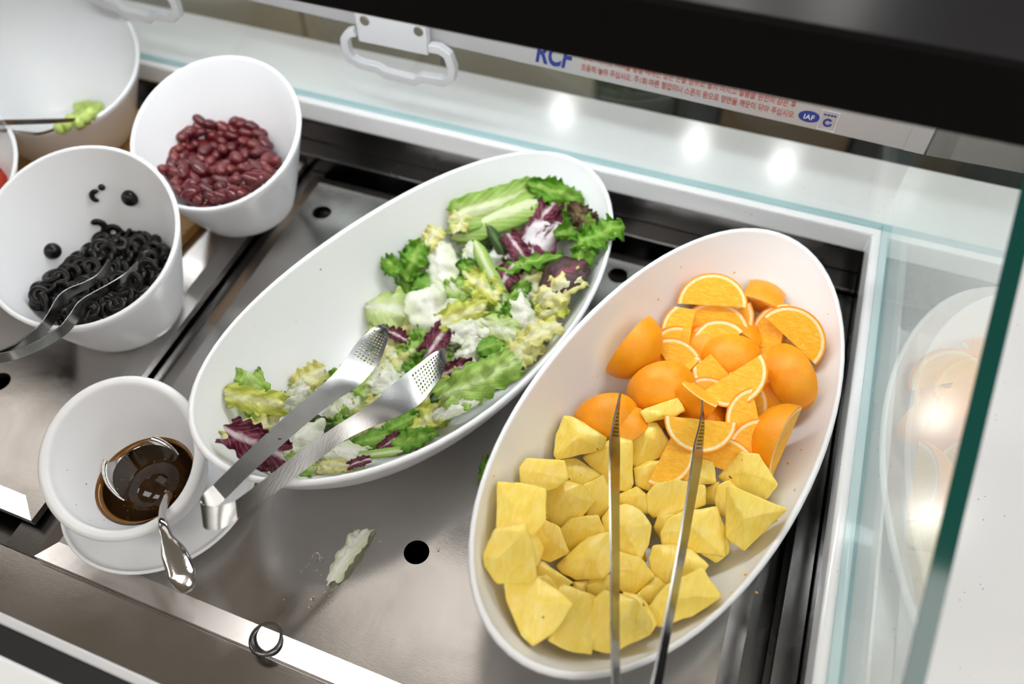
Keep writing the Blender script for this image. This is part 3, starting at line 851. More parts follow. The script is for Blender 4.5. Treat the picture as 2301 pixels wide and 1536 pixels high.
PC = [  # outline, label, ridge points, raise
 ([(600, 985), (680, 970), (690, 1040), (640, 1060), (600, 1040)], 'small pineapple chunk deep behind the near front chunks', [], -.006),
 ([(1310, 480), (1390, 440), (1390, 560), (1320, 560), (1290, 520)], 'shaded pineapple chunk under the large right-hand one', [], -.006),
 ([(930, 365), (1000, 330), (1100, 320), (1125, 390), (1020, 490), (940, 460)], 'pineapple chunk with dark eye tucked under the uppermost ones', [], -.002),
 ([(500, 320), (620, 312), (690, 370), (745, 405), (650, 465), (560, 440)], 'pineapple chunk in the second row from the left wall', [], .002),
 ([(850, 510), (940, 468), (1000, 520), (1005, 610), (900, 590), (850, 560)], 'pineapple chunk in the gap at the centre', [], -.002),
 ([(1040, 690), (1060, 620), (1150, 612), (1160, 680), (1075, 748)], 'narrow pineapple chunk left of the broad right tong one', [], -.002),
 ([(385, 885), (440, 880), (560, 960), (600, 985), (520, 1032), (390, 970)], 'pineapple chunk lying flat near the left front', [], -.002),
 ([(670, 1000), (790, 968), (850, 1010), (840, 1060), (730, 1085), (680, 1060)], 'small pineapple chunk behind the front middle one', [], -.002),
 ([(1365, 540), (1380, 460), (1450, 428), (1490, 480), (1440, 645), (1380, 600)], 'slim pineapple chunk beside the large pointed one', [], .004),
 ([(510, 190), (555, 90), (600, 95), (770, 200), (745, 260), (520, 315), (500, 290)], 'wedge-shaped pineapple chunk at the upper left by the orange', [(620, 190)], .006),
 ([(655, 310), (740, 235), (860, 205), (915, 225), (922, 440), (900, 490), (800, 470), (700, 370)], 'tall pineapple chunk under the left tong', [(800, 260)], .010),
 ([(915, 180), (940, 125), (1050, 120), (1090, 170), (1148, 265), (1000, 335), (935, 360), (918, 290)], 'triangular pineapple chunk nearest the oranges in the middle', [(1010, 190)], .014),
 ([(315, 365), (350, 320), (540, 330), (560, 420), (500, 470), (430, 490), (345, 480), (320, 440)], 'pineapple chunk with brown eyes by the upper left wall', [], .006),
 ([(650, 460), (760, 405), (800, 490), (800, 570), (740, 637), (670, 620), (640, 520)], 'rough-faced pineapple chunk left of the left tong', [], .004),
 ([(205, 455), (345, 465), (440, 490), (435, 640), (380, 710), (200, 695)], 'square pineapple chunk against the left wall', [], .010),
 ([(445, 540), (455, 470), (550, 436), (640, 455), (715, 545), (640, 630), (530, 682), (445, 640)], 'peaked pineapple chunk right of the square one', [(545, 500)], .012),
 ([(1005, 510), (1050, 450), (1160, 432), (1310, 460), (1312, 560), (1200, 605), (1040, 632), (1003, 600)], 'broad pineapple chunk between the tongs', [], .008),
 ([(1172, 390), (1200, 303), (1360, 330), (1372, 447), (1280, 452), (1175, 440)], 'pineapple chunk with a dark spot under the right tong', [], .012),
 ([(1390, 410), (1510, 280), (1600, 295), (1705, 450), (1650, 532), (1500, 510), (1420, 430)], 'large pale pineapple chunk under the big lower right orange', [(1540, 390)], .014),
 ([(1435, 480), (1460, 468), (1740, 590), (1525, 802), (1432, 732)], 'large pointed pineapple chunk closest to the right wall', [], .016),
 ([(1080, 720), (1110, 650), (1200, 600), (1370, 580), (1420, 690), (1418, 842), (1280, 832), (1090, 792)], 'big smooth pineapple chunk under the right tong', [(1240, 680)], .010),
 ([(755, 640), (800, 580), (890, 558), (970, 600), (1022, 680), (1000, 780), (960, 865), (850, 812), (780, 720)], 'big round pineapple chunk with a dark eye at the centre', [(890, 680)], .010),
 ([(370, 700), (430, 640), (520, 690), (540, 770), (570, 820), (480, 866), (390, 842), (375, 760)], 'pineapple chunk with brown eyes right of the leftmost one', [], .004),
 ([(120, 840), (180, 710), (330, 678), (375, 800), (387, 950), (330, 982), (190, 980), (130, 900)], 'leftmost pineapple chunk, a sharp ridge across its top', [(325, 720), (180, 860)], .014),
 ([(530, 700), (590, 640), (730, 623), (775, 720), (700, 745), (640, 785), (570, 822), (540, 770)], 'rounded pineapple chunk behind the deep yellow one', [], .006),
 ([(510, 890), (600, 820), (680, 740), (795, 710), (810, 900), (760, 962), (620, 967), (540, 932)], 'deep yellow pineapple chunk left of the left tong', [(690, 840)], .012),
 ([(800, 900), (850, 818), (960, 850), (1037, 950), (920, 1057), (850, 1022)], 'pineapple chunk right of the left tong near the front', [], .010),
 ([(940, 1055), (1040, 950), (1102, 1000), (1030, 1105), (980, 1092)], 'small pale pineapple chunk between the front ones', [], .004),
 ([(1010, 860), (1040, 790), (1130, 778), (1240, 810), (1332, 892), (1300, 940), (1150, 965), (1100, 1002), (1030, 930)], 'pineapple chunk crossed by the right tong near the front', [(1150, 860)], .010),
 ([(235, 985), (400, 968), (500, 1030), (582, 1110), (500, 1232), (380, 1312), (320, 1260), (250, 1090)], 'large pineapple chunk at the left front wall', [(420, 1090)], .010),
 ([(515, 1030), (550, 1003), (732, 1075), (722, 1160), (690, 1362), (560, 1332), (473, 1290), (500, 1222), (560, 1110)], 'pitted pineapple chunk nearest the front rim', [], .008),
 ([(870, 1040), (960, 1060), (1020, 1130), (1052, 1200), (1010, 1262), (900, 1200)], 'pineapple chunk between the two frontmost ones', [], .004),
 ([(690, 1330), (720, 1090), (780, 1038), (940, 1090), (1012, 1200), (1010, 1262), (850, 1322), (795, 1362)], 'large front pineapple chunk under the left tong', [(840, 1130)], .012),
 ([(1020, 1110), (1100, 1010), (1290, 918), (1392, 1065), (1240, 1162), (1070, 1222)], 'long flat pineapple chunk at the right front wall', [(1200, 1060)], .014),
]
rf = random.Random(5)
for i in range(22):
    x, y = rf.uniform(220, 1380), rf.uniform(330, 1180)
    if (x < 500 and y < 520) or (x > 1150 and y > 950): continue
    n_ = 6; r_ = rf.uniform(75, 105); a0 = rf.uniform(0, 6.28)
    chunk([Zp(x + r_ * rf.uniform(.8, 1.1) * cos(a0 + k * 2 * pi / n_), y + r_ * rf.uniform(.8, 1.1) * sin(a0 + k * 2 * pi / n_)) for k in range(n_)],
          'pineapple chunk buried under the upper layer of pineapple', [], -.020, .016, 200 + i, lift=.004)
for i, (poly, lab, pk, up) in enumerate(PC):
    chunk([Zp(*q) for q in poly], lab, [Zp(*q) for q in pk], up, .024, i + 1)
chunk([Zo(*q) for q in [(530, 1020), (560, 1000), (770, 925), (800, 960), (825, 1015), (750, 1050), (575, 1090)]], 'pineapple piece lying on the orange wedges', [], .034, .012, 60, lift=.045)

# ------------------------------------------------------------------ salad leaves
LT = {  # material, ruffle, waves, jag, jag freq, cup, bend, crumple, rib height, profile
 'romaine': ('leaf_romaine', .05, 5, .10, 9, .10, -.10, .05, .05, 'strip'),
 'green': ('leaf_green', .17, 6, .42, 13, -.10, -.25, .26, .0, 'oval'),
 'smooth': ('leaf_green', .07, 3, .18, 8, -.25, -.25, .08, .02, 'oval'),
 'dark': ('leaf_dark', .08, 3, .15, 8, -.22, -.3, .10, .02, 'oval'),
 'redbrown': ('leaf_redbrown', .16, 5, .5, 11, -.10, -.3, .16, .02, 'oval'),
 'maroon': ('leaf_maroon', .04, 3, .08, 6, -.30, -.3, .06, .02, 'oval'),
 'radicchio': ('leaf_radicchio', .12, 4, .25, 9, .2, -.2, .18, .03, 'torn'),
 'radwhite': ('leaf_radicchio_white', .05, 2, .15, 7, -.25, -.15, .10, .02, 'torn'),
 'cream': ('leaf_cream', .14, 4, .22, 9, -.15, -.25, .18, .03, 'torn'),
 'yellow': ('leaf_yellow', .15, 4, .28, 9, -.15, -.25, .20, .03, 'torn'),
 'white': ('leaf_white', .08, 3, .16, 8, -.30, -.25, .14, .05, 'torn'),
 'iceberg': ('leaf_iceberg', .09, 3, .14, 8, -.30, -.25, .12, .03, 'oval'),
 'light': ('leaf_lightgreen', .12, 5, .25, 9, -.10, -.15, .22, .0, 'torn'),
 'stem': ('leaf_romaine', .0, 1, .05, 4, -.35, -.06, .03, .02, 'strip'),
}
def leaf_mesh(L, W, typ, seed, nu=30, nv=20):
    mat, ruf, wav, jag, jf, cup, bend, crum, rib, prof = LT[typ]
    r = random.Random(seed); ph = [r.uniform(0, 6.28) for _ in range(6)]; so = Vector((r.uniform(0, 50), r.uniform(0, 50), r.uniform(0, 50)))
    me = bpy.data.meshes.new('leaf'); V = []; UV = []
    for i in range(nu + 1):
        u = i / nu
        for j in range(nv + 1):
            v = -1 + 2 * j / nv
            sd = 0 if v < 0 else 1
            if prof == 'oval': w = (sin(pi * min(max(u * .94 + .03, 0), 1))) ** .55
            elif prof == 'strip': w = min(1, 6 * u + .55) * min(1, 6 * (1 - u) + .55)
            else: w = .80 + .20 * sin(pi * u) + .24 * noise.noise(so + Vector((u * 3, sd * 9, 0)))
            w *= 1 - jag * .7 * (.5 + .5 * sin(u * jf * 4.3 + ph[3 + sd])) * abs(v) ** 4
            w *= 1 - jag * abs(noise.noise(so + Vector((u * jf, sd * 17 + 3, 1)))) * abs(v) ** 3 * 1.6
            x = (u - .5) * L; y = v * W / 2 * w
            if prof != 'oval': x += (L * .16 * noise.noise(so + Vector((v * 1.6, 5, 0))) + L * jag * .16 * noise.noise(so + Vector((v * jf * .6, 8, 0)))) * (2 * abs(u - .5)) ** 2
            z = cup * W * v * v * .5 + bend * L * (2 * (u - .5)) ** 2 * .4
            z += ruf * W * abs(v) ** 1.7 * sin(2 * pi * wav * u + ph[sd]) + ruf * .5 * W * (2 * abs(u - .5)) ** 3 * sin(2 * pi * wav * .5 * v + ph[2])
            z += crum * W * noise.noise(so + Vector((u * 3 * L / W, v * 1.8, 0))) * 1.3 + crum * .45 * W * noise.noise(so + Vector((u * 8 * L / W, v * 5, 4)))
            z += rib * W * math.exp(-(v / .16) ** 2)
            V.append((x, y, z)); UV.append((u, v))
    F = [(i * (nv + 1) + j, (i + 1) * (nv + 1) + j, (i + 1) * (nv + 1) + j + 1, i * (nv + 1) + j + 1) for i in range(nu) for j in range(nv)]
    me.from_pydata(V, [], F)
    ul = me.uv_layers.new(name='leaf')
    for lp in me.loops: ul.data[lp.index].uv = UV[lp.vertex_index]
    for p in me.polygons: p.use_smooth = True
    return me, MATS[mat]
def salad_fill(x, y):
    # heap is highest towards the far end of the bowl
    d = (x - salad_b.c.x) * salad_b.ca + (y - salad_b.c.y) * salad_b.sa
    return interp(d, [-.22, -.12, 0, .1, .2], [.018, .024, .036, .048, .052])
def leaf(u, v, Lp, Wp, ang, typ, label, up=.0, seed=0, group='leaves of the mixed salad', tilt=.30, bowl=True, name='lettuce_leaf', z=None):
    r = random.Random(seed * 7 + 1)
    e1, e2, e3 = frame_at(u, v)
    c = (hit(u, v, salad_b, salad_fill, .010) if bowl else at(u, v, z)) + e3 * up
    s = (c - CAM).length / FPX
    n = (e3 * .6 + Vector((0, 0, .4)) + e1 * r.uniform(-tilt, tilt) + e2 * r.uniform(-tilt, tilt)).normalized() if bowl else Vector((0, 0, 1))
    a = radians(ang); X = e1 * cos(a) + e2 * sin(a); X = (X - n * X.dot(n)).normalized(); Y = n.cross(X)
    me, mat = leaf_mesh(Lp * s, Wp * s, typ, seed + 11)
    me.transform(Matrix((X, Y, n)).transposed().to_4x4())
    if bowl:
        lim = 1.12 if 'over the right rim' in label else .975
        c_in = c.copy(); bed = 'scrap under' in label
        sub = [q.co.copy() for q in me.vertices][::3]
        for _ in range(40):
            w_ = max((rho_of(salad_b, c + q) for q in sub), key=lambda t_: t_[0])
            low = min((c.z + q.z) - (salad_b.inner_z(c.x + q.x, c.y + q.y) or (-1 if lim > 1 else .06)) for q in sub)
            if w_[0] < lim and low > -.003: break
            if low <= -.003: c = c + Vector((0, 0, .0018)) + ray(u, v) * -.0008
            if w_[0] >= lim:
                c = c + Vector((salad_b.ca, salad_b.sa, 0)) * (-math.copysign(.5, w_[1]) * .0035 * (abs(w_[1]) > .16)) + Vector((-salad_b.sa, salad_b.ca, 0)) * (-math.copysign(.003, w_[2]))
        off = Vector()
        if bed and (c - c_in).length > .015: bpy.data.meshes.remove(me); return None
    else:
        lo = min(q.co.z for q in me.vertices); off = Vector((0, 0, -lo + .0006 + (z or 0) - c.z))
    o = link(name, me, mat, None, c + off)
    sm = o.modifiers.new('thickness', 'SOLIDIFY'); sm.thickness = .0009 if typ not in ('stem', 'romaine') else .0022; sm.offset = 0
    return tag(o, label, 'lettuce', group)
rl = random.Random(21)
k = 0
# bed of pale leaves that the visible ones lie on
def inside_salad(u, v):
    p = at(u, v, .03); dx, dy = p.x - salad_b.c.x, p.y - salad_b.c.y
    x, y = dx * salad_b.ca + dy * salad_b.sa, -dx * salad_b.sa + dy * salad_b.ca
    return x, y
BED = {'cream': 'cream torn lettuce scrap', 'white': 'white torn lettuce scrap', 'iceberg': 'pale green torn lettuce scrap', 'yellow': 'yellowish torn lettuce scrap', 'light': 'light green torn lettuce scrap', 'green': 'frilly green lettuce scrap'}
n_ = 0; tries_ = 0
while n_ < 80:
    u, v = rl.uniform(560, 1330), rl.uniform(460, 1060)
    x, y = inside_salad(u, v)
    if (x / .215) ** 2 + ((y + .030) / .080) ** 2 > 1: continue
    # the heap leaves the high left wall bare
    if y > .035 + .03 * (x > .06): continue
    typ = rl.choice(['cream', 'white', 'iceberg', 'yellow', 'light', 'green', 'green', 'white', 'cream'])
    tries_ += 1
    if tries_ > 400: break
    ok_ = leaf(u, v, rl.uniform(80, 120), rl.uniform(60, 90), rl.uniform(0, 180), typ, BED[typ] + ' under the top leaves of the salad', -.012, 500 + tries_)
    n_ += ok_ is not None
S7 = 2.648; S6 = 2.5595
LV = [  # zoom region, x, y, length, width, angle, type, label, raise
 ('s', 110, 850, 270, 250, -20, 'iceberg', 'broad pale green iceberg leaf above the left tong blade', .006),
 ('s', 50, 960, 130, 110, 40, 'yellow', 'small yellowish leaf behind the left tong blade', -.002),
 ('s', 385, 900, 330, 270, -60, 'white', 'big curved white lettuce piece in the middle of the salad', .010),
 ('s', 240, 570, 220, 170, 70, 'green', 'frilly green leaf at the bare left wall of the bowl', .008),
 ('s', 110, 610, 130, 110, 120, 'green', 'small frilly green leaf furthest out on the left wall', .006),
 ('s', 210, 690, 160, 130, 100, 'green', 'frilly green leaf below the outlying one on the left', .002),
 ('s', 315, 710, 200, 150, 50, 'smooth', 'smooth green leaf under the white lettuce chunk', .006),
 ('s', 390, 600, 290, 165, -75, 'white', 'crumpled white lettuce chunk left of the romaine', .014),
 ('s', 350, 430, 120, 110, 60, 'cream', 'creamy leaf tip above the crumpled white chunk', .004),
 ('s', 500, 310, 150, 110, 80, 'cream', 'pale yellow leaf end at the left of the romaine', .000),
 ('s', 740, 240, 460, 170, 17, 'romaine', 'long bright green romaine leaf at the far end', .010),
 ('s', 730, 330, 440, 150, 20, 'stem', 'thick pale romaine rib under the bright romaine leaf', .012),
 ('s', 700, 400, 330, 140, 20, 'romaine', 'pale romaine leaf in front of its thick rib', .004),
 ('s', 1090, 190, 280, 150, -18, 'green', 'green leaf at the very top right of the salad', .004),
 ('s', 1180, 240, 170, 120, -40, 'smooth', 'folded green leaf behind the red-brown one', .002),
 ('s', 1130, 300, 160, 130, 10, 'green', 'curly green leaf right of the radicchio tip', .004),
 ('s', 1245, 310, 200, 140, -48, 'redbrown', 'red-brown frilly leaf near the far rim', .026),
 ('s', 1330, 430, 250, 170, 25, 'green', 'jagged green leaf reaching over the right rim', .014),
 ('s', 1200, 420, 220, 140, 20, 'green', 'green leaf left of the jagged rim leaf', .006),
 ('s', 1150, 370, 150, 60, 20, 'stem', 'short pale stem between radicchio and red-brown leaf', .012),
 ('s', 1260, 560, 220, 150, 70, 'green', 'frilly green leaf right of the maroon leaf', .006),
 ('s', 1180, 690, 200, 130, 50, 'green', 'frilly green leaf below the maroon leaf', .004),
 ('s', 1020, 265, 200, 140, 62, 'radicchio', 'purple radicchio tip above the white radicchio', .032),
 ('s', 950, 420, 330, 210, 50, 'radwhite', 'white and purple radicchio leaf on top of the heap', .036),
 ('s', 850, 460, 190, 110, -55, 'radicchio', 'purple radicchio strip left of the white radicchio', .038),
 ('s', 1120, 620, 260, 210, 35, 'maroon', 'dark maroon leaf with veins near the right wall', .054),
 ('s', 900, 560, 370, 100, 12, 'green', 'long curled green leaf below the white radicchio', .034),
 ('s', 745, 450, 250, 60, -62, 'dark', 'narrow dark green leaf standing beside the radicchio', .022),
 ('s', 660, 430, 150, 110, 30, 'dark', 'dark green leaf in front of the romaine', .008),
 ('s', 790, 640, 160, 130, 60, 'radicchio', 'small purple radicchio leaf under the curled green one', .016),
 ('s', 530, 590, 140, 120, 20, 'green', 'small frilly green leaf beside the crumpled white chunk', .010),
 ('s', 600, 530, 150, 130, 80, 'white', 'small white lettuce piece behind the pale stalk', .012),
 ('s', 705, 640, 370, 62, -62, 'stem', 'long pale green stalk slanting across the heap', .020),
 ('s', 630, 680, 240, 170, -40, 'yellow', 'yellow-green crinkled leaf left of the stalk', .014),
 ('s', 560, 850, 280, 150, 25, 'yellow', 'bright yellow crinkled leaf in the centre', .018),
 ('s', 470, 720, 180, 140, 10, 'light', 'light green leaf under the yellow crinkled one', .006),
 ('s', 860, 720, 150, 120, 60, 'green', 'green leaf right of the pale stalk', .006),
 ('s', 940, 690, 240, 170, -35, 'cream', 'cream frilly leaf below the dark maroon one', .006),
 ('s', 1100, 790, 260, 150, 30, 'cream', 'cream leaf with pale veins against the right wall', .006),
 ('s', 1010, 860, 250, 160, 30, 'yellow', 'yellowish frilly leaf in front of the cream one', .012),
 ('s', 910, 900, 240, 120, -75, 'white', 'white strip of lettuce in the middle right', .014),
 ('s', 820, 850, 150, 130, 40, 'green', 'small green leaf in the middle right of the heap', .014),
 ('s', 600, 960, 240, 140, 10, 'white', 'flat white lettuce piece right of the big curved one', .012),
 ('s', 760, 960, 230, 160, -20, 'iceberg', 'translucent pale leaf with a hole in the middle', .010),
 ('s', 970, 1020, 240, 130, 30, 'cream', 'cream frilly leaf along the right wall', .008),
 ('s', 880, 1110, 220, 160, 40, 'cream', 'cream leaf nearest the right rim', .006),
 ('s', 700, 1050, 140, 110, 20, 'smooth', 'little dark green leaf between white pieces', .012),
 ('s', 715, 1160, 160, 110, -30, 'dark', 'dark green leaf edge behind the light green sheet', .010),
 ('s', 560, 1090, 160, 110, 60, 'white', 'narrow white lettuce piece right of the tong tip', .006),
 ('s', 370, 1030, 200, 130, 55, 'radicchio', 'purple radicchio leaf above the right tong blade', .016),
 ('s', 490, 1190, 160, 110, 20, 'radicchio', 'pinkish radicchio leaf at the tip of the right tong', .012),
 ('s', 135, 985, 130, 80, -30, 'radicchio', 'purple radicchio scrap at the tip of the left tong', .010),
 ('s', 280, 1000, 190, 130, 70, 'green', 'frilly green leaf between the tong blades', .012),
 ('s', 200, 1110, 200, 150, 40, 'light', 'yellow-green leaf between the tong blades', .006),
 ('s', 105, 1230, 230, 190, 30, 'white', 'white lettuce chunk between the tong blades', .010),
 ('s', 640, 1310, 420, 210, 28, 'light', 'wide light green sheet of lettuce at the near wall', .022),
 ('s', 480, 1420, 240, 80, 25, 'white', 'white strip lying on the light green sheet', .028),
 ('t', 300, 920, 270, 170, -25, 'radicchio', 'purple radicchio leaf at the left end of the bowl', .010),
 ('t', 515, 1035, 110, 80, -10, 'radicchio', 'purple radicchio scrap under the near tong arm', .006),
 ('t', 445, 690, 330, 150, -75, 'light', 'yellow-green leaf standing against the left end wall', .012),
 ('t', 500, 770, 260, 130, -10, 'yellow', 'yellow-green crinkled leaf at the left end', .006),
 ('t', 480, 880, 260, 110, 25, 'cream', 'cream leaf fold left of the far tong arm', .008),
 ('t', 760, 580, 170, 130, 30, 'cream', 'cream leaf scrap left of the left tong blade', .000),
 ('t', 680, 690, 160, 110, 50, 'white', 'pale leaf scrap beside the far tong arm', .000),
 ('t', 700, 930, 260, 190, 25, 'white', 'fanned white lettuce piece between the tong arms', .010),
 ('t', 770, 820, 180, 110, 10, 'dark', 'dark green leaf with red edge between the arms', .012),
 ('t', 890, 820, 180, 120, 20, 'green', 'frilly green leaf under the near tong arm', .010),
 ('t', 970, 700, 220, 170, 60, 'white', 'white lettuce piece between the arms below the blades', .008),
 ('t', 1080, 640, 190, 120, 80, 'light', 'yellow-green leaf under the left tong blade', .004),
 ('t', 960, 980, 240, 120, -12, 'white', 'flat white lettuce piece at the near wall', .008),
 ('t', 900, 1040, 160, 70, 5, 'cream', 'cream scrap touching the near wall', .006),
 ('t', 1120, 885, 210, 110, 10, 'smooth', 'dark green leaf in front of the near tong arm', .012),
 ('t', 1330, 890, 260, 120, 15, 'green', 'frilly green leaf at the near wall', .012),
 ('t', 1160, 968, 190, 36, 8, 'stem', 'thin pale green stem at the near wall', .014),
 ('t', 1225, 900, 120, 70, 30, 'radicchio', 'dark purple scrap beside the thin stem', .014),
 ('t', 1040, 1020, 110, 50, 20, 'radicchio', 'tiny purple scrap at the near wall', .010),
 ('t', 1290, 790, 190, 140, 30, 'green', 'yellowish green frilly leaf behind the near wall leaf', .008),
 ('t', 1420, 800, 200, 150, 50, 'yellow', 'yellow crinkled leaf beside the light green sheet', .008),
 ('t', 1530, 640, 130, 110, 20, 'dark', 'dark green leaf above the white strip', .010),
]
for z_, x, y, L, W, an, ty, lab, up in LV:
    k += 1
    u, v = (Zs if z_ == 's' else Zt)(x, y); sc = S7 if z_ == 's' else S6
    leaf(u, v, L / sc * 1.24, W / sc * 1.28, an, ty, lab, up, k)
# scraps dropped on the steel plate
leaf(786, 1250, 128, 44, 66, 'white', 'pale lettuce scrap lying on the steel plate', 0, 901, 'lettuce scraps on the plate', 0, False, z=.0)
leaf(1094, 1066, 80, 44, 80, 'green', 'small green leaf scrap between the two oval bowls', 0, 902, 'lettuce scraps on the plate', 0, False, z=.0)

# ------------------------------------------------------------------ kidney beans
def in_poly(x, y, P):
    c = False
    for i in range(len(P)):
        x1, y1 = P[i]; x2, y2 = P[i - 1]
        if (y1 > y) != (y2 > y) and x < (x2 - x1) * (y - y1) / (y2 - y1) + x1: c = not c
    return c
def bean_mesh(seed):
    r = random.Random(seed); bm = bmesh.new()
    bmesh.ops.create_uvsphere(bm, u_segments=14, v_segments=9, radius=1)
    a, b, h = .0132 * r.uniform(.88, 1.1), .0076 * r.uniform(.9, 1.1), .0066 * r.uniform(.9, 1.1); bow = r.uniform(.12, .3)
    for v in bm.verts:
        x, y, z = v.co
        x = math.copysign(abs(x) ** .82, x)
        y -= bow * (1 - x * x) * .9 * (1 if y < 0 else .25)
        v.co = (x * a, (y + bow * .5) * b, z * h)
    me = bpy.data.meshes.new('kidney_bean'); bm.to_mesh(me); bm.free()
    for p in me.polygons: p.use_smooth = True
    me.materials.append(MATS['kidney_bean'])
    return me
def pull_in(bowl, c, lim):
    for _ in range(20):
        if rho_of(bowl, c)[0] < lim: break
        cc_ = bowl.ctr(.8); d = Vector((cc_.x - c.x, cc_.y - c.y, 0)).normalized(); c = c + d * .003 - Vector((0, 0, .0012))
    zi = bowl.inner_z(c.x, c.y)
    if zi is not None and c.z < zi + .005: c.z = zi + .005
    return c
BM_ = [bean_mesh(i) for i in range(6)]
rb = random.Random(8)
BP = [Zb(*q) for q in [(130, 650), (240, 540), (300, 370), (370, 220), (450, 200), (690, 150), (940, 165), (1180, 250), (1250, 440), (1390, 640), (1270, 800), (1080, 950), (800, 1085), (560, 1130), (340, 1090), (260, 900), (180, 740)]]
pts = []
def scatter(poly, count, dmin, rnd, tries=20000):
    us = [p[0] for p in poly]; vs = [p[1] for p in poly]; out = []
    for _ in range(tries):
        u, v = rnd.uniform(min(us), max(us)), rnd.uniform(min(vs), max(vs))
        if in_poly(u, v, poly) and all((u - a) ** 2 + (v - b) ** 2 > dmin * dmin for a, b in out):
            out.append((u, v))
            if len(out) >= count: break
    return out
def put(name, me, c, M3, label, cat, group):
    o = bpy.data.objects.new(name, me); COL.objects.link(o)
    o.matrix_world = Matrix.Translation(c) @ M3.to_4x4()
    return tag(o, label, cat, group)
def rot_rand(r, tilt, base=None):
    yaw = r.uniform(0, 2 * pi)
    M = Matrix.Rotation(yaw, 3, 'Z') @ Matrix.Rotation(r.uniform(-tilt, tilt), 3, 'X') @ Matrix.Rotation(r.uniform(-tilt, tilt), 3, 'Y')
    return (base @ M) if base else M
for layer, (cnt, dm, lift_, f) in enumerate(((55, 21, .006, .082), (70, 20, .010, .093), (24, 32, .014, .100))):
    P_ = BP if layer < 2 else [Zb(*q) for q in [(330, 700), (520, 420), (900, 400), (1120, 560), (1120, 760), (700, 960), (420, 900)]]
    for u, v in scatter(P_, cnt, dm, rb):
        c = hit(u, v, bean_b, f, lift_)
        c = pull_in(bean_b, c, .86)
        M3 = rot_rand(rb, .6, Matrix.Rotation(radians(-20), 3, 'X'))
        put('kidney_bean', rb.choice(BM_), c, M3, 'glossy dark red kidney bean in the bean bowl', 'bean', 'kidney beans in the slanted bowl')

# ------------------------------------------------------------------ olives
def ring_mesh(seed, arc=360, R=.0076, r=.0041):
    rr = random.Random(seed); V = []; F = []; n = 20; m = 8
    full = arc >= 360; N = n if full else int(n * arc / 360) + 1
    for i in range(N):
        t = radians(arc) * i / (N if full else N - 1)
        for j in range(m):
            q = 2 * pi * j / m
            k_ = 1.0 if full else min(1, .55 + 4 * min(i, N - 1 - i) / N)
            V.append(((R + r * cos(q) * k_) * cos(t), (R * .93 + r * cos(q) * k_) * sin(t), r * .72 * max(-.8, min(.8, 1.2 * sin(q))) * k_))
    for i in range(N if full else N - 1):
        for j in range(m):
            F.append((i * m + j, ((i + 1) % N) * m + j, ((i + 1) % N) * m + (j + 1) % m, i * m + (j + 1) % m))
    if not full: F += [tuple(range(m)), tuple(range((N - 1) * m, N * m))]
    me = bpy.data.meshes.new('olive_ring'); me.from_pydata(V, [], F)
    for p in me.polygons: p.use_smooth = True
    me.materials.append(MATS['black_olive']); return me
def olive_cap(seed):
    bm = bmesh.new(); bmesh.ops.create_uvsphere(bm, u_segments=18, v_segments=10, radius=1)
    for v in bm.verts:
        x, y, z = v.co; z = max(z, -.25); v.co = (x * .0098, y * .0098, z * .0095)
    me = bpy.data.meshes.new('olive_end'); bm.to_mesh(me); bm.free()
    for p in me.polygons: p.use_smooth = True
    me.materials.append(MATS['black_olive']); return me
RM = [ring_mesh(i) for i in range(3)]; CAPM = olive_cap(1); HALF = ring_mesh(9, 215)
ro = random.Random(4)
OP = [Zv(*q) for q in [(215, 790), (250, 650), (370, 560), (480, 480), (560, 420), (680, 330), (760, 330), (880, 360), (1000, 430), (1045, 480), (1000, 590), (900, 720), (760, 830), (600, 900), (500, 910), (380, 870), (290, 820)]]
for layer, (cnt, dm, lift_, f) in enumerate(((60, 18, .005, .070), (60, 17, .012, .082))):
    for u, v in scatter(OP, cnt, dm, ro):
        c = hit(u, v, olive_b, f, lift_)
        c = pull_in(olive_b, c, .87)
        M3 = rot_rand(ro, .7, Matrix.Rotation(radians(20), 3, 'X'))
        put('olive_slice', ro.choice(RM), c, M3, 'black olive ring in the heap of sliced olives', 'olive', 'olive slices in the slanted bowl')
def wall_frame(bowl, c):
    h = .004; z0 = bowl.inner_z(c.x, c.y); z0 = c.z if z0 is None else z0; zx = bowl.inner_z(c.x + h, c.y); zy = bowl.inner_z(c.x, c.y + h)
    zx = z0 if zx is None else zx; zy = z0 if zy is None else zy
    n = Vector((-(zx - z0) / h, -(zy - z0) / h, 1)).normalized(); x = n.orthogonal().normalized()
    return Matrix((x, n.cross(x), n)).transposed(), n
for (x, y), me, lab, sp in (((808, 118), CAPM, 'rounded olive end stuck high on the right wall', 40), ((318, 448), CAPM, 'rounded olive end stuck on the left wall of the bowl', 10),
                        ((605, 300), HALF, 'broken olive ring just above the olive heap', 60), ((598, 105), HALF, 'small olive fragment highest on the bowl wall', 200),
                        ((630, 52), None, 'tiny olive crumb above the small fragment', 0), ((700, 330), RM[0], 'olive ring at the top left of the heap', 0),
                        ((840, 370), RM[1], 'open olive ring at the top of the heap, bowl showing through', 0), ((945, 440), RM[2], 'olive ring at the top right of the heap', 30),
                        ((310, 680), CAPM, 'rounded olive end at the left edge of the heap', 0), ((240, 780), CAPM, 'olive end at the lower left tip of the heap', 0)):
    u, v = Zv(x, y); c = hit(u, v, olive_b, .0, .003)
    M3, n = wall_frame(olive_b, c)
    sc = 1.0
    if 'fragment' in lab: sc = .75
    if me is None: me = CAPM; sc = .4
    o_ = put('olive_slice', me, c + n * .002, M3 @ Matrix.Rotation(radians(sp), 3, 'Z') @ Matrix.Scale(sc, 3), lab, 'olive', 'olive slices in the slanted bowl')

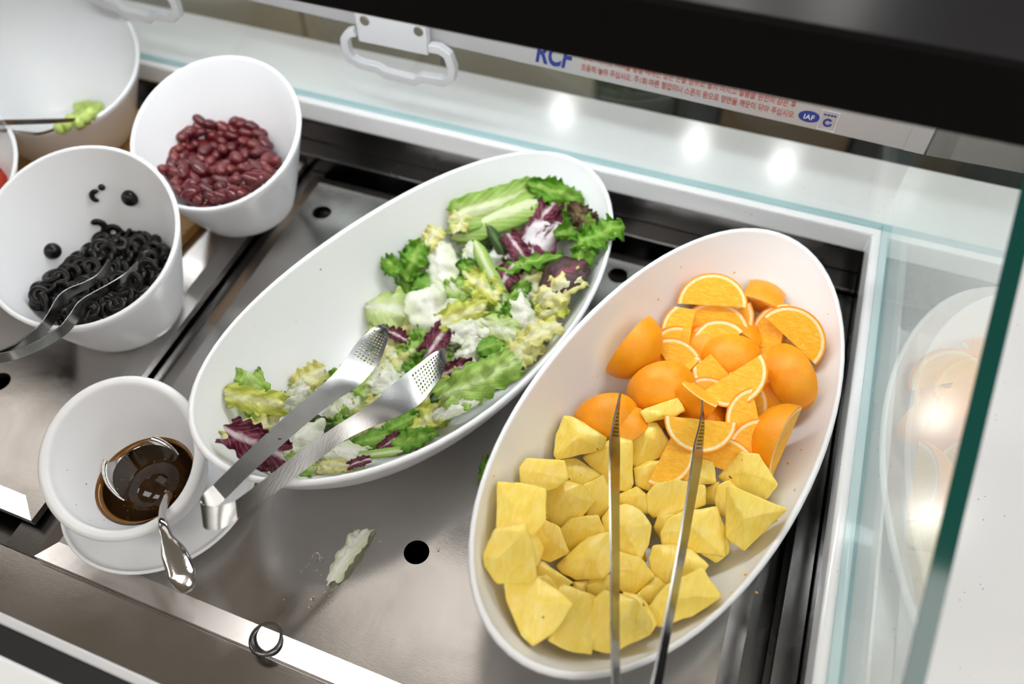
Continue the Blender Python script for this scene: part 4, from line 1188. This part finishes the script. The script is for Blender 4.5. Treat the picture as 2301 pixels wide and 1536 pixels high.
# ------------------------------------------------------------------ celery and tomato
def cube_mesh(s, mat, seed):
    r = random.Random(seed); bm = bmesh.new()
    P = [Vector((x * s * r.uniform(.8, 1.2), y * s * r.uniform(.8, 1.2), z * s * r.uniform(.8, 1.2))) for x in (-1, 1) for y in (-1, 1) for z in (-1, 1)]
    bm.free(); bm = convex(P); bmesh.ops.bevel(bm, geom=bm.edges[:], offset=s * .25, segments=2, affect='EDGES')
    me = bpy.data.meshes.new('piece'); bm.to_mesh(me); bm.free()
    for p in me.polygons: p.use_smooth = True
    me.materials.append(mat); return me
CM = [cube_mesh(.0065, MATS['celery'], i) for i in range(4)]
rc = random.Random(3)
for u, v in ((178, 240), (195, 236), (214, 246), (186, 252), (203, 256), (172, 262), (190, 266), (160, 272), (220, 240), (206, 243), (150, 280), (134, 288), (178, 276)):
    c = hit(u, v, big_b, 0, .006)
    put('celery_piece', rc.choice(CM), c, rot_rand(rc, 1.2), 'small pale green celery cube in the large bowl', 'celery', 'chopped celery in the large slanted bowl')
TM = [cube_mesh(.013, MATS['tomato'], i) for i in range(3)]
for u, v in ((-4, 408), (-20, 395), (-30, 415), (-12, 425), (-45, 400), (-40, 430)):
    c = hit(u, v, tom_b, 0, .012)
    put('tomato_piece', rc.choice(TM), c, rot_rand(rc, 1.2), 'red tomato piece in the bowl at the left picture edge', 'tomato', 'tomato pieces')

# ------------------------------------------------------------------ tongs
POL = MATS['steel_satin']
def resample(pairs, step_px):
    """pairs = [(left point, right point)] world; even spacing along the middle line"""
    A = catmull([p[0] for p in pairs], 8); B = catmull([p[1] for p in pairs], 8)
    M = [(a + b) / 2 for a, b in zip(A, B)]
    D = [0]
    for i in range(1, len(M)): D.append(D[-1] + (M[i] - M[i - 1]).length)
    n = max(2, int(D[-1] / step_px)); out = []
    for k in range(n + 1):
        d = D[-1] * k / n; i = 0
        while i < len(D) - 2 and D[i + 1] < d: i += 1
        t = (d - D[i]) / max(1e-9, D[i + 1] - D[i])
        out.append((A[i].lerp(A[i + 1], t), B[i].lerp(B[i + 1], t)))
    return out
def strip(name, prs, origin, parent, mat, cells=8, holes=None, bulge=.0, th=.0012):
    """ribbon between two edge lines; holes = set of (row, column) cells that get a round hole"""
    V, F, idx = [], [], {}
    holes = holes or set(); N = len(prs)
    def P(i, t):
        i0 = min(int(i), N - 2); f = i - i0
        a = prs[i0][0].lerp(prs[i0 + 1][0], f); b = prs[i0][1].lerp(prs[i0 + 1][1], f)
        tang = ((prs[i0 + 1][0] + prs[i0 + 1][1]) - (prs[i0][0] + prs[i0][1])).normalized()
        nr = tang.cross((b - a).normalized())
        return a.lerp(b, t) + nr * (bulge * 4 * t * (1 - t))
    def vid(key, p):
        if key not in idx: idx[key] = len(V); V.append(p - Vector(origin))
        return idx[key]
    def g(i, j): return vid((round(i * 4), round(j * 4)), P(i, j / cells))
    for i in range(N - 1):
        for j in range(cells):
            if (i, j) in holes:
                ring = [(0, 0), (.5, 0), (1, 0), (1, .5), (1, 1), (.5, 1), (0, 1), (0, .5)]
                o_ = [g(i + a, j + b) for a, b in ring]
                c_ = [vid(('h', i, j, k_), P(i + .5 + .34 * (a - .5) / max(.5, sqrt((a - .5) ** 2 + (b - .5) ** 2)), (j + .5 + .34 * (b - .5) / max(.5, sqrt((a - .5) ** 2 + (b - .5) ** 2))) / cells)) for k_, (a, b) in enumerate(ring)]
                for k_ in range(8): F.append((o_[k_], o_[(k_ + 1) % 8], c_[(k_ + 1) % 8], c_[k_]))
            else:
                pts_ = [(0, 0)] + ([(.5, 0)] if (i, j - 1) in holes else []) + [(1, 0)] + ([(1, .5)] if (i + 1, j) in holes else []) + [(1, 1)] + ([(.5, 1)] if (i, j + 1) in holes else []) + [(0, 1)] + ([(0, .5)] if (i - 1, j) in holes else [])
                F.append(tuple(g(i + a, j + b) for a, b in pts_))
    me = bpy.data.meshes.new(name); me.from_pydata(V, [], F); me.validate()
    bm = bmesh.new(); bm.from_mesh(me); bmesh.ops.recalc_face_normals(bm, faces=bm.faces); bm.to_mesh(me); bm.free()
    o_ = link(name, me, mat, parent, (0, 0, 0), True)
    s_ = o_.modifiers.new('thickness', 'SOLIDIFY'); s_.thickness = th; s_.offset = 0
    es = o_.modifiers.new('split', 'EDGE_SPLIT'); es.split_angle = radians(40)
    return o_
TA = [((1188, 224), (1204, 246)), ((1130, 240), (1213, 290)), ((1070, 290), (1195, 350)), ((1020, 345), (1165, 430)), ((970, 415), (1115, 500)), ((915, 490), (1050, 570)), ((850, 555), (960, 630)),
      ((770, 625), (870, 690)), ((600, 770), (690, 840)), ((390, 965), (470, 1035)), ((200, 1150), (270, 1232))]
TC = [((200, 1150), (270, 1232)), ((150, 1195), (190, 1310)), ((129, 1232), (150, 1370)), ((140, 1258), (155, 1398)), ((180, 1272), (185, 1408)), ((240, 1270), (250, 1402)), ((330, 1240), (340, 1345))]
TB = [((330, 1240), (340, 1345)), ((480, 1130), (530, 1215)), ((700, 955), (755, 1045)), ((900, 815), (955, 895)), ((1060, 715), (1130, 810)), ((1150, 650), (1260, 760)), ((1230, 575), (1345, 715)), ((1310, 510), (1400, 675)),
      ((1390, 450), (1460, 600)), ((1460, 395), (1515, 520)), ((1510, 368), (1545, 430)), ((1532, 362), (1550, 395))]
def lift_pairs(prs, z0, z1, dz, conv):
    L = [0]
    for i in range(1, len(prs)):
        L.append(L[-1] + math.dist(prs[i][0], prs[i - 1][0]) + math.dist(prs[i][1], prs[i - 1][1]))
    out = []
    for q, (a, b) in enumerate(prs):
        z = z0 + (z1 - z0) * L[q] / L[-1]
        out.append((at(*conv(*a), z + dz), at(*conv(*b), z)))
    return out
e = tag(empty('salad_tongs', at(*Zt(240, 1340), .11)), 'steel tongs with perforated blades resting on the salad bowl', 'tongs'); o = e.location
A_ = resample(lift_pairs(TA, .098, .128, .010, Zt), .0039)
ib = int(len(A_) * .40)
def blade_holes(n, start, rows): return {(i, j) for i in range(start, start + rows) for j in range(1, 7)}
strip('arm', A_, o, e, POL, 8, blade_holes(0, 3, 11))
strip('spring_bend', resample(lift_pairs(TC, .128, .128, .010, Zt), .0025), o, e, POL, 6)
B_ = resample(lift_pairs(TB, .128, .098, .010, Zt), .0039); ib = int(len(B_) * .62)
strip('arm', B_, o, e, POL, 8, blade_holes(0, len(B_) - 15, 11))

# fruit tongs standing on edge
F1 = [((1393, 878), (1396, 880)), ((1384, 910), (1394, 912)), ((1376, 950), (1391, 952)), ((1372, 1000), (1390, 1002)), ((1372, 1100), (1389, 1100)), ((1374, 1250), (1389, 1250)), ((1375, 1400), (1389, 1400)), ((1377, 1536), (1391, 1536)), ((1384, 1640), (1400, 1640))]
F2 = [((1576, 898), (1580, 899)), ((1573, 930), (1583, 930)), ((1569, 960), (1583, 960)), ((1562, 1000), (1577, 1000)), ((1556, 1045), (1573, 1045)), ((1537, 1165), (1552, 1165)), ((1516, 1285), (1530, 1285)), ((1487, 1438), (1501, 1438)), ((1467, 1536), (1484, 1536)), ((1448, 1640), (1466, 1640))]
ID = lambda a, b: (a, b)
e = tag(empty('fruit_tongs', at(1425, 1700, .13)), 'steel tongs standing on edge across the fruit bowl', 'tongs'); o = e.location
f1 = lift_pairs(F1, .088, .131, .016, ID); f2 = lift_pairs(F2, .088, .131, .016, ID)
# thin at the tips
def taper(prs, w):
    for i in range(len(w)):
        a, b = prs[i]; m = (a + b) / 2; prs[i] = (m.lerp(a, w[i]), m.lerp(b, w[i]))
taper(f1, [1.0] * 3 + [1.2] * (len(f1) - 3)); taper(f2, [1.0] * 3 + [1.25] * (len(f2) - 3))
taper(f1, (.15, .5, .8)); taper(f2, (.15, .5, .8))
r1 = resample(f1, .0045); r2 = resample(f2, .0045)
for r_ in (r1, r2):
    n1 = int(len(r_) * .22)
    strip('arm', r_, o, e, POL, 6, {(i, j) for i in range(6, n1 - 2) for j in (1, 2, 3, 4)}, th=.0016)
a0, b0 = r1[-1]; a1, b1 = r2[-1]
U_ = []
c_a, c_b = (a0 + a1) / 2, (b0 + b1) / 2; da, db = (a1 - a0) / 2, (b1 - b0) / 2
fw = Vector((-.25, -1, .1)).normalized() * da.length
for q in range(0, 13):
    t = pi * q / 12
    U_.append((c_a - da * cos(t) + fw * sin(t), c_b - db * cos(t) + fw * sin(t)))
strip('spring_bend', U_, o, e, POL, 4, th=.0016)

# olive tongs
def bar_tongs(name, label, arms, bend, w, t):
    e = tag(empty(name, bend[len(bend) // 2]), label, 'tongs'); o = e.location
    for pts_, wid in arms:
        P_ = catmull(pts_, 6); n = len(P_)
        d0 = (P_[0] - CAM).normalized()
        wd = []
        for i in range(n):
            tg = (P_[min(i + 1, n - 1)] - P_[max(i - 1, 0)]).normalized()
            wd.append((tg.cross(-d0) * .75 - d0 * .65))
        rc_ = [(wid[0] + (wid[1] - wid[0]) * min(1, i / (n * .35)), t) for i in range(n)]
        ob = sweep('arm', P_, POL, rect=rc_, wdir=wd, parent=e, origin=o); bevel(ob, .0004, 2)
    tg = (bend[1] - bend[0]).normalized()
    ob = sweep('spring_bend', catmull(bend, 5), POL, rect=(w, t), wdir=Vector((0, .35, .9)), parent=e, origin=o); bevel(ob, .0004, 2)
def zpath(pts_, z0, z1, conv):
    n = len(pts_); return [at(*conv(*p), z0 + (z1 - z0) * i / (n - 1)) for i, p in enumerate(pts_)]
a1 = zpath([(680, 515), (620, 600), (540, 655), (440, 700), (380, 750), (330, 835), (275, 915), (200, 980), (110, 1045), (0, 1092), (-80, 1110)], .105, .124, Zv)
a2 = zpath([(855, 525), (790, 595), (700, 660), (590, 725), (510, 780), (460, 850), (395, 930), (300, 995), (190, 1050), (80, 1090), (-20, 1112)], .105, .124, Zv)
a0_ = (a1[-1] + a2[-1]) / 2; out_ = Vector((-.03, -.012, 0))
bd = [a1[-1], a1[-1].lerp(a0_, .3) + out_ * .8, a0_ + out_, a2[-1].lerp(a0_, .3) + out_ * .8, a2[-1]]
bar_tongs('olive_tongs', 'small steel tongs dipping into the black olives', [(a1, (.007, .013)), (a2, (.007, .013))], bd, .013, .0014)
Z1 = lambda x, y: (x / 2.743, y / 2.743)
c1 = zpath([(462, 738), (400, 742), (250, 748), (100, 752), (0, 755), (-200, 762)], .125, .165, Z1)
c2 = zpath([(330, 800), (250, 822), (150, 818), (60, 808), (0, 803), (-200, 795)], .12, .155, Z1)
m0 = (c1[-1] + c2[-1]) / 2; ov = Vector((-.02, -.005, 0))
bar_tongs('celery_tongs', 'thin steel tongs reaching into the celery bowl', [(c1, (.005, .008)), (c2, (.004, .005))], [c1[-1], c1[-1].lerp(m0, .4) + ov, c2[-1].lerp(m0, .4) + ov, c2[-1]], .008, .0014)

# ------------------------------------------------------------------ dressing and spoon
def m_dress():
    t = NT('dressing'); o = t.obj(); p = t.principled(Roughness=.06, Specular__IOR__Level=.5)
    t.l(t.ramp(t.noise(90, 4, .6, o, 1.0), [(.3, rgb(34, 20, 8)), (.6, rgb(52, 32, 12)), (.8, rgb(86, 58, 22))]), p.inputs['Base Color'])
m_dress()
simple('dressing_film', rgb(120, 78, 26), .15)
def level_ring(bowl, z, n=48):
    out = []
    c = bowl.bc
    for i in range(n):
        t = 2 * pi * i / n; lo, hi = 0.0, bowl.a * 1.1
        for _ in range(24):
            m = (lo + hi) / 2; zi = bowl.inner_z(c.x + m * cos(t), c.y + m * sin(t))
            if zi is None or zi > z: hi = m
            else: lo = m
        out.append(Vector((c.x + lo * cos(t), c.y + lo * sin(t), z)))
    return out
ZL = .0355
R0 = level_ring(dress_b, ZL); R1 = level_ring(dress_b, ZL - .006); R2 = level_ring(dress_b, ZL + .006)
e = tag(empty('dressing', (dress_b.bc.x, dress_b.bc.y, ZL)), 'dark brown soy dressing in the small white bowl', 'dressing'); o = e.location
n = len(R0); cc = Vector((dress_b.bc.x, dress_b.bc.y, 0))
ins = lambda p, d, dz: Vector((p.x + (cc.x - p.x) * d, p.y + (cc.y - p.y) * d, p.z + dz))
V = [ins(p, .02, 0) for p in R0] + [ins(p, .06, .0) for p in R1] + [Vector((cc.x, cc.y, ZL)), Vector((cc.x, cc.y, ZL - .006))]
F = [(i, (i + 1) % n, n + (i + 1) % n, n + i) for i in range(n)] + [(2 * n, i, (i + 1) % n) for i in range(n)] + [(2 * n + 1, n + (i + 1) % n, n + i) for i in range(n)]
mesh('liquid', V, F, MATS['dressing'], e, o, True)
V = [ins(p, .022, .0002) for p in R0] + [ins(p, .016, .0004) for p in R2] + [ins(p, .006, 0) for p in R2]
F = [(i, (i + 1) % n, n + (i + 1) % n, n + i) for i in range(n)] + [(n + i, n + (i + 1) % n, 2 * n + (i + 1) % n, 2 * n + i) for i in range(n)]
mesh('thin_edge', V, F, MATS['dressing_film'], e, o, True)
rd = random.Random(2)
V, F = [], []
def fleck(c, n_, s, V, F):
    x = n_.orthogonal().normalized(); y = n_.cross(x); a = rd.uniform(0, 6.28); x, y = x * cos(a) + y * sin(a), y * cos(a) - x * sin(a)
    b = len(V); k_ = rd.uniform(.4, .9)
    V += [c + x * s, c + y * s * k_, c - x * s, c - y * s * k_, c + n_ * s * .35]
    F += [(b, b + 1, b + 4), (b + 1, b + 2, b + 4), (b + 2, b + 3, b + 4), (b + 3, b, b + 4)]
for _ in range(34):
    a, r = rd.uniform(0, 6.28), .045 * sqrt(rd.random())
    c = Vector((cc.x + r * cos(a), cc.y + r * sin(a), ZL + .0002)); fleck(c, Vector((0, 0, 1)), rd.uniform(.0005, .0012), V, F)
for _ in range(48):
    u, v = rd.uniform(115, 300), rd.uniform(890, 1180)
    if ((u - 270) / 155) ** 2 + ((v - 1035) / 160) ** 2 > 1: continue
    c = hit(u, v, dress_b, 0, .0006)
    if dress_b.inner_z(c.x, c.y) is None or c.z < ZL: continue
    M3, nn = wall_frame(dress_b, c); fleck(c, nn, rd.uniform(.0005, .0011), V, F)
fl = mesh('herb_flecks', V, F, MATS['herb_speck'], e, o)
tag(fl, kind='stuff')
# spoon
e = tag(empty('spoon', at(330, 1060, .04)), 'shiny steel spoon standing in the brown dressing', 'spoon'); o = e.location
Z3 = lambda x, y: (x / 2.145, 820 + y / 2.145)
cs = at(*Z3(690, 500), .0378); hd = (at(*Z3(835, 615), .044) - cs); ax = Vector((hd.x, hd.y, -.24 * hd.length)).normalized()
sd = Vector((0, 0, 1)).cross(ax).normalized(); nn = ax.cross(sd)
V, F = [], []
nr, na = 9, 36
for i in range(nr + 1):
    f = i / nr
    for j in range(na):
        t = 2 * pi * j / na
        V.append(cs + ax * (.042 * f * cos(t)) + sd * (.034 * f * sin(t)) - nn * (.013 * (1 - f ** 4)))
for i in range(nr):
    for j in range(na): F.append((i * na + j, i * na + (j + 1) % na, (i + 1) * na + (j + 1) % na, (i + 1) * na + j))
sb = mesh('spoon_bowl', V, F, MATS['steel_polish'], e, o, True)
sm = sb.modifiers.new('thickness', 'SOLIDIFY'); sm.thickness = .0014; sm.offset = 0
sweep('rim', [cs + ax * (.042 * cos(2 * pi * j / 40)) + sd * (.034 * sin(2 * pi * j / 40)) for j in range(40)], MATS['steel_polish'], radius=.0009, parent=sb, origin=o, closed=True)
hp_ = [at(*Z3(825, 610), .046), at(*Z3(800, 650), .058), at(*Z3(785, 700), .070), at(*Z3(785, 760), .078), at(*Z3(805, 830), .076), at(*Z3(835, 900), .070), at(*Z3(868, 980), .062), at(*Z3(885, 1050), .055), at(*Z3(882, 1100), .050)]
H_ = catmull(hp_, 5); wv = []
for i in range(len(H_)):
    f = i / (len(H_) - 1); wv.append((interp(f, [0, .3, .5, .62, .8, .93, 1], [.009, .0075, .011, .022, .027, .018, .005]), interp(f, [0, .5, .8, 1], [.003, .003, .0055, .003])))
dview = (H_[-1] - CAM).normalized()
ob = sweep('handle', H_, MATS['steel_polish'], rect=wv, wdir=[ (H_[min(i + 1, len(H_) - 1)] - H_[max(i - 1, 0)]).normalized().cross(dview) for i in range(len(H_))], parent=e, origin=o)
ms = ob.modifiers.new('round', 'SUBSURF'); ms.levels = 2; ms.render_levels = 2
for p in ob.data.polygons: p.use_smooth = True

# ------------------------------------------------------------------ drops and flecks
def m_water():
    t = NT('water'); t.principled(Base__Color=(1, 1, 1, 1), Roughness=0.0, IOR=1.33, Transmission__Weight=1.0)
m_water()
Zd = lambda x, y: (520 + x / 3.384, 1100 + y / 3.384)
for x, y, r in ((645, 510, 32), (682, 532, 18), (568, 582, 11), (530, 620, 10), (648, 618, 11), (685, 650, 9), (710, 780, 10), (618, 833, 19), (597, 890, 12), (730, 865, 9), (680, 900, 7), (400, 833, 7), (742, 805, 7), (768, 843, 6), (690, 925, 6), (1130, 400, 11), (1570, 460, 12), (345, 468, 7), (700, 760, 6), (590, 560, 5)):
    c = at(*Zd(x, y), 0); s = r / 3.384 * (c - CAM).length / FPX
    bm = bmesh.new(); bmesh.ops.create_uvsphere(bm, u_segments=14, v_segments=8, radius=1)
    for q in bm.verts: q.co = Vector((q.co.x * s, q.co.y * s, max(q.co.z, -.05) * s * .5))
    ob = from_bm('water_drop', bm, MATS['water'], None, (c.x, c.y, .0001 + s * .025), True)
    tag(ob, 'clear water drop on the steel plate below the salad bowl' if r < 30 else 'largest water drop on the steel plate', 'water drop', 'water drops on the plate')
V, F = [], []
for u, v in ((1340, 846), (1530, 600), (1650, 612), (1480, 672), (1860, 705), (1770, 1040), (1800, 1010), (1745, 1170), (1675, 1290), (1642, 1330), (1110, 1070), (1180, 1440), (1330, 850), (1345, 838), (1700, 1330), (1785, 1100)):
    c = hit(u, v, fruit_b, 0, .0006); M3, nn = wall_frame(fruit_b, c); fleck(c, nn, rd.uniform(.0012, .003), V, F)
tag(mesh('juice_flecks', V, F, MATS['juice_speck'], None, (fruit_b.c.x, fruit_b.c.y, .02)), 'tiny orange pulp specks stuck to the fruit bowl walls', 'specks', None, 'stuff')
V, F = [], []
for u, v in ((571, 732), (665, 723), (678, 830), (712, 850), (745, 758), (640, 880), (720, 605)):
    c = hit(u, v, salad_b, 0, .0006); M3, nn = wall_frame(salad_b, c); fleck(c, nn, rd.uniform(.001, .003), V, F)
tag(mesh('herb_crumbs', V, F, MATS['herb_speck'], None, (salad_b.c.x, salad_b.c.y, .02)), 'tiny green crumbs stuck to the salad bowl wall', 'specks', None, 'stuff')
